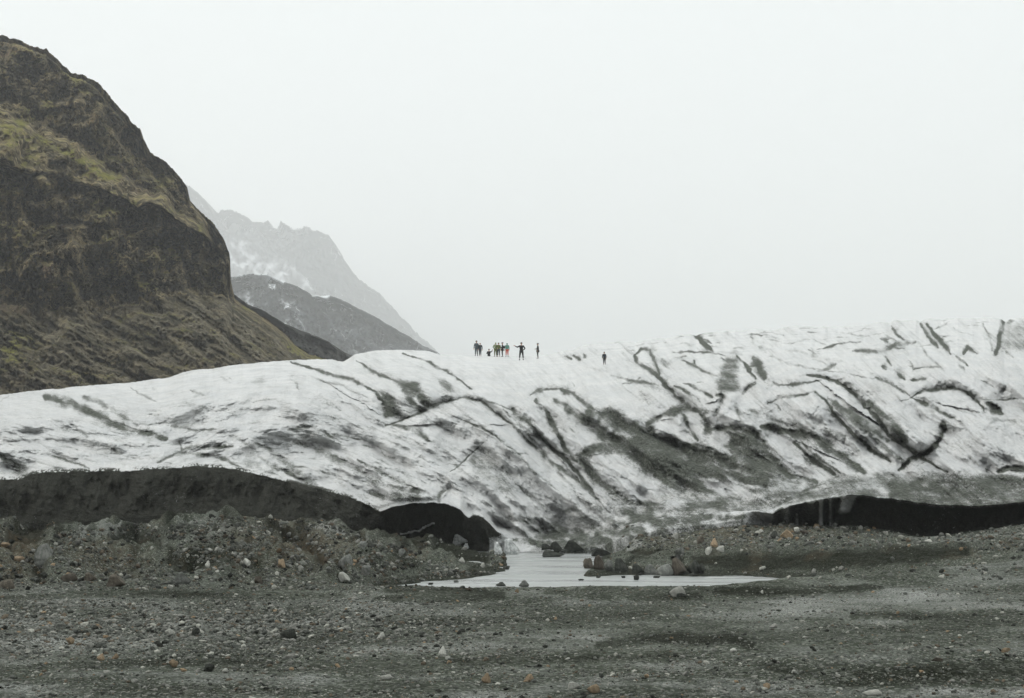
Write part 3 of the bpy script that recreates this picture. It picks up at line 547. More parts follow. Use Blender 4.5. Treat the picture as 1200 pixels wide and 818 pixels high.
    wet = sstep(-.1, .5, P[:, 2])
    P[:, 2] += mor * wet * (  .75 * fbm(x * .17, y * .10, 1, 4, ridge=True) - .55 + .30 * fbm(x * .8, y * .5, 2, 4, .6)) * sstep(81, 77, y)
    P[:, 2] += rub * wet * (.10 * fbm(x * .25, y * .2, 1, 4) + .10 * fbm(x * .9, y * .9, 2, 4, .6)) * sstep(76, 72, y)
    sh_ = np.exp(-(P[:, 2] / .35) ** 2) * (y > 45); P[:, 2] += sh_ * (.24 * fbm(x * .22, y * .2, 9, 4, .6) + .03 * fbm(x * 1.3, y * .9, 4, 3))
    tone = np.zeros(len(X)); warm = np.zeros(len(X)); rel = np.zeros(len(X))
    WX = X + 3 * fbm(X * .05, Yp * .08, 1.2, 3) + .9 * fbm(X * .3, Yp * .4, 1.2, 2); WY = Yp + 2.0 * fbm(X * .05, Yp * .08, 4.2, 3) + .7 * fbm(X * .3, Yp * .4, 6.2, 2)
    L = [ # line, half width, tone (dark paints shade of banks and hollows), relief
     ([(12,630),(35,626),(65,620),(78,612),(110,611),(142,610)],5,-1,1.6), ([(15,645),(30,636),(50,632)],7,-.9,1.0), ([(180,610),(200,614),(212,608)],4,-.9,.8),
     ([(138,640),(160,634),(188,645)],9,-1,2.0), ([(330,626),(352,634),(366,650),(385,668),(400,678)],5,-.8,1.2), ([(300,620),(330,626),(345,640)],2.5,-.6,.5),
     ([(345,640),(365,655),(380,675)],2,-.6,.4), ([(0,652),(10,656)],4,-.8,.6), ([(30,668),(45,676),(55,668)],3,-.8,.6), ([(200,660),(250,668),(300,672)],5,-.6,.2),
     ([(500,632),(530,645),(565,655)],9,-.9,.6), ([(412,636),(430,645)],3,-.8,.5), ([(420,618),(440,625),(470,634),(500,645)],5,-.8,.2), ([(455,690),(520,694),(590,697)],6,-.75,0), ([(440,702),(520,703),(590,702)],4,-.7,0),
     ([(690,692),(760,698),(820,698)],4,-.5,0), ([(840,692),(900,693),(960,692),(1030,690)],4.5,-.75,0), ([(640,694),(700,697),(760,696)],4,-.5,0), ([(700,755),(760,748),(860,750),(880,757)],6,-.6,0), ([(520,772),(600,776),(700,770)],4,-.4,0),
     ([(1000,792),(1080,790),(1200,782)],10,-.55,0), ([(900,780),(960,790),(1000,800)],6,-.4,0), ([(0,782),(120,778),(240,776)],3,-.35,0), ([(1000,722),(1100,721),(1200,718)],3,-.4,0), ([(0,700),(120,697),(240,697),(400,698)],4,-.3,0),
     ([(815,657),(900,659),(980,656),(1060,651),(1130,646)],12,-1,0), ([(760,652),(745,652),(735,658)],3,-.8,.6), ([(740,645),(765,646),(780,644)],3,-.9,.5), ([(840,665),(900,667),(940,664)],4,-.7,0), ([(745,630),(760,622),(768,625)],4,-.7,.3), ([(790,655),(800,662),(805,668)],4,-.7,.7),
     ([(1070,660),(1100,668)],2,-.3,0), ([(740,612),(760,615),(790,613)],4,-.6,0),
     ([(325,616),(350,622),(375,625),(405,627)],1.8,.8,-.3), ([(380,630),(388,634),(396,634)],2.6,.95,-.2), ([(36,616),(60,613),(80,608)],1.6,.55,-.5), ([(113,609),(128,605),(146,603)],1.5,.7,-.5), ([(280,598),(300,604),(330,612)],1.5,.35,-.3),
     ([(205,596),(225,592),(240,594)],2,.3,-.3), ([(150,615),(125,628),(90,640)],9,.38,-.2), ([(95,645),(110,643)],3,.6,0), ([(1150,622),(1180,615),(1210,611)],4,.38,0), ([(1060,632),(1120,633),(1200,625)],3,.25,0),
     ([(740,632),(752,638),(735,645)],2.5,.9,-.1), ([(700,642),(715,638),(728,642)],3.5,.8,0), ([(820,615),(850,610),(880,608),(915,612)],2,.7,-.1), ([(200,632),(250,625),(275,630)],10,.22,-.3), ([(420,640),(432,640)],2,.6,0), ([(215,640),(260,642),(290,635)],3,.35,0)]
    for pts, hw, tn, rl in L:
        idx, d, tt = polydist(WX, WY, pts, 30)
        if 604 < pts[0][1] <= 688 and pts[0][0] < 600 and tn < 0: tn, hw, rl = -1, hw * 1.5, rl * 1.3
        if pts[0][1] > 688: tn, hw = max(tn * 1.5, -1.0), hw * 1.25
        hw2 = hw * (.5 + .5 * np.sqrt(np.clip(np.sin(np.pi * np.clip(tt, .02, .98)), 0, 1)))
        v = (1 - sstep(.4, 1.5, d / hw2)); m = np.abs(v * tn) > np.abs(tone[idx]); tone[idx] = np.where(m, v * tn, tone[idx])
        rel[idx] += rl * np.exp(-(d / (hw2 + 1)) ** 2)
    tone += (tone > -.3) * (-.85 * far * sstep(.12, .55, fbm(X * .035, Yp * .08, 3, 4)) * (X < 640))  # dark patches paint in the shading of moraine hollows
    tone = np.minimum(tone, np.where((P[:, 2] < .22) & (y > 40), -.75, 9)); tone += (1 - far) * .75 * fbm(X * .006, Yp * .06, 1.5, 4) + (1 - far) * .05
    for cx_, cy_, rx, ry, s_ in ((360, 650, 60, 25, .55), (285, 645, 30, 20, .3), (20, 655, 30, 25, .6), (120, 665, 50, 14, .4), (850, 625, 45, 10, .5), (790, 630, 60, 16, .25), (930, 622, 20, 6, .7), (330, 612, 50, 8, .35)):
        warm = np.maximum(warm, s_ * np.exp(-((X - cx_) / rx) ** 2 - ((Yp - cy_) / ry) ** 2))
    warm = np.maximum(warm, .25 * far * sstep(.1, .8, fbm(X * .03, Yp * .05, 13, 3)))
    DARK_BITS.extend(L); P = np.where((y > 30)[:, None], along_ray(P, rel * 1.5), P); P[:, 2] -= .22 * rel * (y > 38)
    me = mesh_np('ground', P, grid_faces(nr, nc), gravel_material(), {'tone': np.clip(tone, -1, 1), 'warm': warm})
    return struct('ground', me)
ground = build_ground()
GRAVEL = ground.data.materials[0]
# the outwash plain that carries everything, far past the picture
def disc(name, r, z, mat, seg=128):
    V = [(0, 0, z)] + [(r * math.cos(2 * math.pi * i / seg), r * math.sin(2 * math.pi * i / seg), z) for i in range(seg)]
    Fc = np.array([(0, i + 1, (i + 1) % seg + 1) for i in range(seg)])
    return struct(name, mesh_np(name, np.array(V), None, mat, smooth=False, tris=Fc))
disc('terrain', 30000, -1.6, GRAVEL)

# ------------------------------------------------------------------ meltwater
def water_material():
    s = NT('meltwater', .12, .6)
    wv = s.noise(s.map((.35, 2.2, 1)), 1.2, 5, .6); sl_ = s.noise(s.map((.15, .8, 1)), .5, 4)
    col = s.mix(s.rng(sl_, .4, .62), (.36, .375, .37), (.25, .265, .255))
    s.l(s.rng(sl_, .35, .65, .18, .42), s.b.inputs['Roughness'])
    return s.end(col, s.bump(wv, .35, .03))
xs, ys = np.linspace(-60, 60, 160), np.linspace(37.5, 95, 90)
gx, gy = np.meshgrid(xs, ys)
struct('water', mesh_np('water', np.stack([gx, gy, 0 * gx + .004 * fbm(gx * .3, gy * 1.2, 0, 3)], -1).reshape(-1, 3), grid_faces(90, 160), water_material()))

# ================================================================== CLIFF AND MOUNTAINS
SIL = [(-900, -330, 520), (-400, -180, 470), (-200, -60, 440), (-100, 0, 425), (0, 42, 410), (18, 45, 408), (35, 53, 405), (55, 58, 402), (70, 72, 400), (85, 86, 398), (100, 89, 396), (115, 96, 394), (128, 112, 392), (138, 124, 391), (150, 136, 390), (156, 146, 389), (164, 150, 388), (168, 162, 387), (176, 178, 386), (183, 183, 386),
       (195, 190, 386), (210, 207, 386), (219, 219, 387), (223, 236, 387), (231, 244, 388), (243, 255, 388), (255, 268, 389), (263, 282, 390), (269, 297, 391), (270, 308, 392), (268, 316, 392), (271, 332, 392), (275, 349, 392), (284, 356, 394), (300, 366, 398), (320, 380, 404), (335, 392, 410), (346, 404, 415), (360, 414, 420), (385, 422, 430), (450, 440, 450), (600, 470, 500)]
def build_cliff():
    px = cols_px(-30, 440, .9, -900, 600, 14)
    sil = curve(px, SIL)
    base = curve(px, [(-900, 480, 200), (0, 500, 205), (300, 470, 235), (440, 470, 300), (600, 500, 320)])
    c1 = curve(px, [(-900, 300, 265), (-200, 340, 268), (0, 356, 270), (35, 366, 272), (80, 372, 275), (134, 369, 280), (188, 357, 292), (240, 351, 310), (262, 347, 325), (272, 352, 340), (600, 452, 380)])
    c2 = curve(px, [(-900, 60, 285), (-200, 150, 288), (0, 188, 304), (27, 203, 304), (60, 210, 305), (94, 214, 306), (121, 216, 308), (150, 232, 312), (200, 255, 322), (240, 276, 336), (262, 292, 352), (272, 340, 362), (600, 450, 390)])
    c3 = curve(px, [(-900, 0, 340), (-200, 90, 336), (0, 128, 334), (40, 150, 333), (75, 165, 333), (110, 192, 332), (150, 212, 332), (200, 238, 340), (240, 268, 355), (270, 330, 372), (600, 448, 400)])
    c4 = curve(px, [(-900, -200, 372), (-200, 0, 368), (0, 58, 366), (40, 66, 366), (75, 92, 366), (100, 105, 366), (130, 140, 367), (160, 180, 368), (200, 212, 372), (240, 262, 378), (270, 320, 385), (600, 446, 420)])
    nz = lambda q, a_: a_ * fbm(px * .022, q, 0, 4, .6) * sstep(275, 200, px)
    c1 = (c1[0] + nz(1.5, 9), c1[1]); c2 = (c2[0] + nz(4.5, 11), c2[1] + nz(9.5, 9)); c3 = (c3[0] + nz(6.5, 12), c3[1]); c4 = (c4[0] + nz(8.5, 9), c4[1])
    cur = [base, c1, c2, c3, c4]
    cur2 = []
    for i, (py, Y) in enumerate(cur):
        lo = sil[0] + (5 - i) * 1.2; py = np.maximum(py, lo)
        Y = np.minimum(Y, sil[1] - (5 - i) * 6.0); cur2.append((py, Y))
    sp = sil[0] + 1.8 * fbm(px * .13, 2.2, 0, 4, .6) + .4 * fbm(px * .6, 4.2, 0, 2)
    rows = [world(px, *c) for c in cur2] + [world(px, sp, sil[1])]
    s = rows[-1]
    bk = []
    for dy, dz in ((14, -2), (60, -12), (200, -60), (500, -160)):
        q = s.copy(); q[:, 1] += dy; q[:, 0] -= dy * .35; q[:, 2] += dz; bk.append(q)
    P = loft(rows + bk, [110, 130, 60, 80, 40, 8, 8, 6, 4])
    nr, nc = P.shape[:2]; k = np.array([1, 4, 6, 4, 1.]) / 16; last = P[420:].copy()
    for it in range(90):
        for c in range(3):
            q = np.pad(P[:, :, c], ((2, 2), (0, 0)), mode='edge'); P[:, :, c] = sum(k[i] * q[i:i + nr] for i in range(5))
    P[420:] = last
    P = P.reshape(-1, 3); X, Yp = [q.ravel() for q in pix(P)]
    x, y, z = P.T
    part = np.repeat(np.arange(nr), nc)
    tal = 1 - sstep(95, 125, part)                    # scree at the foot
    bench = sstep(232, 246, part) * (1 - sstep(290, 306, part))
    crag = (1 - tal) * (1 - bench)
    edge = sstep(1, 16, Yp - np.interp(X, px, sp)) * (part <= 420)
    r = 17 * fbm(X * .010, Yp * .008, 1.1, 3) * (1 - .5 * tal)
    r += crag * (10 * fbm(X * .028, Yp * .018, 4.1, 4, ridge=True) + 4.5 * fbm(X * .09, Yp * .045, 6.1, 5, .6) + 3.2 * fbm(X * .22, Yp * .26, 7.1, 4, .65, ridge=True))
    strata = Yp + .25 * X + 6 * fbm(X * .02, Yp * .02, 2, 3)
    r += crag * 5.0 * (fbm(strata * .055, X * .004, 3, 3) + .5 * np.abs(np.sin(strata * .11)))
    # ribs of the scree run down to the right
    ud = X * .55 - Yp * .84
    r += tal * (7 * fbm(ud * .03, (X + Yp) * .006, 2.5, 4, ridge=True) + 2.8 * fbm(ud * .12, (X + Yp) * .03, 9.5, 4, .6) + 1.6 * fbm(X * .25, Yp * .25, 3, 3, .6))
    r += bench * (5 * fbm(X * .03, Yp * .05, 3.5, 4) + 1.2 * fbm(X * .2, Yp * .2, 3, 3))
    for pts, wd, am in (([(35, 257), (70, 260), (108, 265), (156, 267), (175, 262)], 3.2, 9), ([(165, 282), (180, 281), (192, 286)], 2.5, 7), ([(0, 196), (25, 206), (50, 205), (90, 217), (118, 224)], 3, 8),
                        ([(70, 262), (82, 300), (92, 330), (97, 350)], 5, 9), ([(88, 290), (90, 320)], 5, -6), ([(0, 135), (28, 142), (50, 160)], 3.5, 7), ([(176, 190), (182, 206), (200, 225), (215, 240)], 3, 9), ([(60, 150), (100, 165), (140, 186)], 3, 5),
                        ([(160, 344), (180, 355), (190, 366)], 3, 7), ([(240, 300), (250, 325), (262, 345)], 3, 6), ([(0, 300), (15, 330), (30, 350)], 6, 9), ([(200, 270), (215, 300), (225, 330)], 5, 7), ([(110, 180), (125, 200)], 3, 5), ([(120, 120), (140, 160), (155, 185)], 4, 6)):
        idx, d, t = polydist(X + 2 * fbm(X * .08, Yp * .08, 2, 3), Yp + 2 * fbm(X * .08, Yp * .08, 6, 3), pts, 20); r[idx] += am * np.exp(-(d / wd) ** 2)
    moss = .12 * bench + .42 * sstep(-.1, .6, fbm(X * .02, Yp * .035, 8, 4)) - .75 * tal
    for cx_, cy_, rx, ry, s_ in ((20, 160, 35, 14, .6), (85, 182, 26, 7, .8), (60, 170, 35, 8, .6), (85, 90, 18, 5, .5), (70, 82, 20, 5, .6), (15, 190, 20, 10, .5), (12, 48, 30, 4, .4), (130, 135, 25, 14, .25), (165, 205, 40, 16, .3), (252, 270, 12, 16, .3), (12, 410, 20, 20, .5), (345, 408, 22, 8, .5)):
        moss = np.maximum(moss, s_ * np.exp(-(((X - cx_) + .0) / rx) ** 2 - ((Yp - cy_ - .45 * (X - cx_)) / ry) ** 2))
    P2 = along_ray(P, r * edge)
    me = mesh_np('cliff', P2, grid_faces(nr, nc), rock_face_material(), {'moss': moss, 'scree': tal * (.75 + .25 * (fbm(X * .05, Yp * .05, 1, 3) > 0))})
    o = struct('mountain', me)
    return o
build_cliff()

def build_range(name, silp, drop, Yspan, rough, mat, snow_fn, step=1.5, lo=200, hi=560, rows_n=150, jag=1.0):
    px = np.arange(lo, hi, step).astype(float)
    py, Y = curve(px, silp)
    py = py + jag * (1.0 * fbm(px * .08, 1.9, 0, 4) + .5 * fbm(px * .5, 5.2, 0, 2))
    rows = []
    for i in range(rows_n + 1):
        a = i / rows_n
        q = py + (drop - py) * (1 - a) if True else 0
        rows.append(world(px, q, Y - Yspan * (1 - a) ** 1.1))
    s = rows[-1]
    for dy, dz in ((.15, -.01), (1, -.25), (2, -.9)):
        q = s.copy(); q[:, 1] += dy * Yspan; q[:, 2] += dz * s[:, 2]; rows.append(q)
    P = np.stack(rows); nr, nc = P.shape[:2]; P = P.reshape(-1, 3)
    X, Yp = [q.ravel() for q in pix(P)]
    part = np.repeat(np.arange(nr), nc)
    edge = sstep(.5, 10, Yp - np.interp(X, px, py)) * (part <= rows_n)
    ud = X * .6 - Yp * .8
    r = rough * (1.2 * fbm(X * .03, Yp * .02, 1.1, 5, .6, ridge=True) + .5 * fbm(ud * .12, (X + Yp) * .03, 3.3, 4, .6))
    me = mesh_np(name, along_ray(P, r * edge), grid_faces(nr, nc), mat, {'snow': snow_fn(X, Yp)})
    return struct(name, me)
def areas(X, Yp, lst, base=0.0, soft=5):
    s = np.full(len(X), base)
    for pts, v in lst:
        idx, sdv = poly_sd(X, Yp, pts, 14); m = sstep(-soft, soft, sdv); s[idx] = s[idx] * (1 - m) + v * m
    return s
build_range('mountain', [(200, 330, 520), (262, 338, 520), (275, 345, 522), (290, 356, 525), (311, 365, 530), (335, 380, 535), (350, 386, 540), (365, 392, 545), (383, 399, 550), (404, 413, 560), (440, 428, 570), (560, 450, 600)],
            445, 90, 12, far_rock_material('slope_rock', .05, (.02, .022, .02), (.06, .06, .055), 3), lambda X, Y: np.full(len(X), -.6), step=1.2, hi=480, jag=.8)
build_range('mountain', [(200, 322, 1950), (272, 325, 1950), (285, 322, 1950), (296, 320, 1950), (305, 322, 1950), (314, 321, 1950), (329, 329, 1964), (350, 336, 1980), (358, 341, 1980), (365, 346, 1994), (376, 347, 2010), (386, 346, 2010), (398, 350, 2024), (410, 356, 2040), (434, 368, 2054), (470, 389, 2084), (500, 407, 2100), (511, 412, 2114), (560, 440, 2130)],
            450, 480, 75, far_rock_material('ridge_rock', .016, (.02, .025, .03), (.07, .076, .08), 8),
            lambda X, Y: areas(X, Y, [([(275, 345), (290, 340), (310, 341), (303, 350), (296, 356), (285, 352)], 1.0), ([(330, 342), (345, 340), (347, 352), (338, 358), (327, 352)], .85), ([(366, 344), (386, 346), (384, 354), (378, 352), (370, 350)], .95),
                                       ([(268, 318), (330, 322), (352, 338), (330, 340), (300, 334), (268, 332)], .52), ([(388, 386), (395, 386), (393, 391)], .5), ([(328, 360), (334, 360), (332, 366)], .5), ([(290, 318), (318, 318), (312, 335), (296, 340)], .62)], .27, 4), step=1.2)
build_range('mountain', [(200, 205, 5319), (222, 218, 5319), (233, 227, 5319), (240, 234, 5361), (246, 242, 5404), (250, 252, 5491), (256, 251, 5576), (261, 246, 5576), (268, 247, 5576), (278, 248, 5576), (290, 254, 5576), (299, 260, 5576), (308, 262, 5576), (314, 257, 5576), (320, 266, 5576), (325, 268, 5576), (329, 259, 5576), (334, 262, 5576), (344, 269, 5576), (350, 267, 5576), (356, 265, 5618), (370, 271, 5662), (380, 273, 5705), (386, 276, 5748), (392, 285, 5834), (398, 297, 5919), (410, 314, 6006), (422, 327, 6091), (449, 348, 6262), (485, 387, 6520), (515, 414, 6777), (560, 440, 6864)],
            440, 1900, 250, far_rock_material('peak_rock', .0045, (.025, .03, .036), (.06, .065, .07), 60),
            lambda X, Y: areas(X, Y, [([(248, 262), (262, 268), (290, 268), (312, 290), (335, 306), (360, 330), (380, 360), (300, 360), (240, 330), (240, 262)], 1.0), ([(308, 284), (325, 275), (350, 270), (385, 280), (400, 305), (430, 345), (400, 340), (360, 322), (330, 302)], .22), ([(330, 283), (345, 268), (352, 268), (345, 280), (325, 292)], .8),
                                      ([(262, 250), (275, 262), (300, 268), (318, 276), (300, 278), (270, 272), (258, 262)], .55)], .30, 5), step=1.0, jag=2.6)

# ------------------------------------------------------------------ the falling snow in the air
hm = bpy.data.materials.new('haze'); hm.use_nodes = True; t = hm.node_tree; t.nodes.clear()
o_ = t.nodes.new('ShaderNodeOutputMaterial'); v_ = t.nodes.new('ShaderNodeVolumePrincipled')
v_.inputs['Color'].default_value = (.985, .995, 1, 1); v_.inputs['Density'].default_value = HAZE; v_.inputs['Anisotropy'].default_value = .2
t.links.new(v_.outputs[0], o_.inputs['Volume'])
hb = [(-9000, -1500, -2.7), (9000, 12500, 2000)]
V = np.array([(hb[i & 1][0], hb[(i >> 1) & 1][1], hb[(i >> 2) & 1][2]) for i in range(8)], float)
Q = np.array([(0, 2, 3, 1), (4, 5, 7, 6), (0, 1, 5, 4), (2, 6, 7, 3), (0, 4, 6, 2), (1, 3, 7, 5)])
hz = struct('haze', mesh_np('haze', V, Q, hm, smooth=False), 'stuff')

# ================================================================== STONES
def bvh_of(o):
    me = o.data; n = len(me.vertices); co = np.empty(n * 3, np.float32); me.vertices.foreach_get('co', co)
    li = np.empty(len(me.loops), np.int32); me.loops.foreach_get('vertex_index', li)
    return BVHTree.FromPolygons(co.reshape(-1, 3).tolist(), li.reshape(-1, 4).tolist())
BG, BI = bvh_of(ground), bvh_of(glacier)
EYE = Vector((0, 0, CZ))
def hit(px, py, trees=(BG,)):
    """first solid point seen through a place in the picture"""
    w_ = world(np.array(float(px)), np.array(float(py)), 100.0); d = (Vector(w_) - EYE).normalized(); best = None
    for t_ in trees:
        h = t_.ray_cast(EYE, d)
        if h[0] is not None and (best is None or h[3] < best[3]): best = h
    return best
def water_or_ground(px, py):
    h = hit(px, py, (BG, BI)); w_ = world(np.array(float(px)), np.array(float(py)), 1.0); d = Vector(w_) - EYE
    if d.z < 0:
        k = -CZ / d.z; p = EYE + d * k
        if h is None or k * d.length < h[3]: return p, Vector((0, 0, 1)), True
    if h is None: return None, None, False
    return h[0], h[1], False

def ico(sub):
    import bmesh
    bm = bmesh.new(); bmesh.ops.create_icosphere(bm, subdivisions=sub, radius=1)
    V = np.array([v.co[:] for v in bm.verts]); Tn = np.array([[v.index for v in f.verts] for f in bm.faces]); bm.free(); return V, Tn
IV, IT = ico(1 if False else 1); IV3, IT3 = ico(4)
def rock_shape(V, r, cuts=9, rough=.16, seed=0):
    d = V / np.linalg.norm(V, axis=1)[:, None]; q = d.copy()
    for i in range(cuts):                             # broken faces
        n = r.normal(size=3); n /= np.linalg.norm(n); c = r.uniform(.40, .78)
        h = q @ n; q = q - np.maximum(h - c, 0)[:, None] * n * .99
    q = q * (1 + rough * fbm(d[:, 0] * 1.6 + seed, d[:, 1] * 1.6, d[:, 2] * 1.6, 4, .55))[:, None]
    q = q * (1 + .03 * fbm(d[:, 0] * 9 + seed, d[:, 1] * 9, d[:, 2] * 9, 3, .6))[:, None]
    return q / np.abs(q).max(0)
def stone_material(name, a, b, c, sc_=1.0):
    s = NT(name, .9, .08)
    tco = s.n('ShaderNodeTexCoord').outputs['Object']; oi = s.n('ShaderNodeObjectInfo').outputs['Random']
    m = s.map((2 * sc_,) * 3, src=tco); n1 = s.noise(m, 1.2, 6, .65); n2 = s.noise(m, 7, 4, .7)
    col = s.mix(s.rng(n1, .35, .65), a, b); col = s.mix(s.rng(n2, .58, .75), col, c)
    v = s.ma('ADD', .72, s.ma('MULTIPLY', oi, .6)); col = s.mix(1.0, col, (1, 1, 1)) if False else col
    hs = s.n('ShaderNodeHueSaturation'); s.l(v, hs.inputs['Value']); s.put(col, hs.inputs['Color'])
    return s.end(hs.outputs[0], s.bump(s.ma('ADD', n1, n2), .6, .05))
SM = {'grey': stone_material('grey_stone', (.10, .105, .095), (.19, .195, .18), (.26, .265, .25)),
      'pale': stone_material('pale_stone', (.30, .30, .27), (.42, .42, .38), (.5, .5, .46)),
      'ochre': stone_material('ochre_stone', (.20, .15, .10), (.29, .225, .15), (.34, .29, .21)),
      'dark': stone_material('dark_stone', (.025, .027, .024), (.055, .058, .05), (.09, .09, .08)),
      'brown': stone_material('brown_stone', (.07, .062, .05), (.125, .11, .09), (.17, .155, .13)),
      'ice': stone_material('dirty_ice', (.26, .27, .265), (.58, .59, .58), (.12, .125, .12))}
SHAPES = []
for i in range(12):
    r_ = np.random.default_rng(100 + i); V = rock_shape(IV3, r_, 10 + i % 5, .10, i * 3.3)
    SHAPES.append(V)
for i in range(3): SHAPES.append(rock_shape(IV3, np.random.default_rng(300 + i), 6, .07, i * 2.1) * 1.0)
STONE_ME = {}
def stone_mesh(i, cls):
    if (i, cls) not in STONE_ME:
        me = mesh_np('stone', SHAPES[i], None, SM[cls], tris=IT3, smooth=True); STONE_ME[(i, cls)] = me
    return STONE_ME[(i, cls)]
def add_stone(px, py, wpx, hpx, cls, label, cat='stone', name='stone', group=None, sink=.30, i=None):
    """px, py: middle of the foot; sizes in picture units"""
    p, nrm, wet = water_or_ground(px, py)
    if p is None or p.y < 5: return None
    s = p.y / F; w_, h_ = wpx * s, hpx * s
    o = bpy.data.objects.new(name, stone_mesh(random.randrange(12) if i is None else i, cls)); link(o)
    dep = (w_ + h_) * .5 * random.uniform(.8, 1.1)
    o.scale = (w_ / 2, dep / 2, h_ / 2 / (1 - sink * .5)); o.rotation_euler = (random.uniform(-.12, .12), random.uniform(-.12, .12), random.uniform(-.5, .5))
    o.location = (p.x, p.y + dep * .1, p.z + h_ / 2 * (1 - sink))
    o['label'] = label; o['category'] = cat
    if group: o['group'] = group
    return o
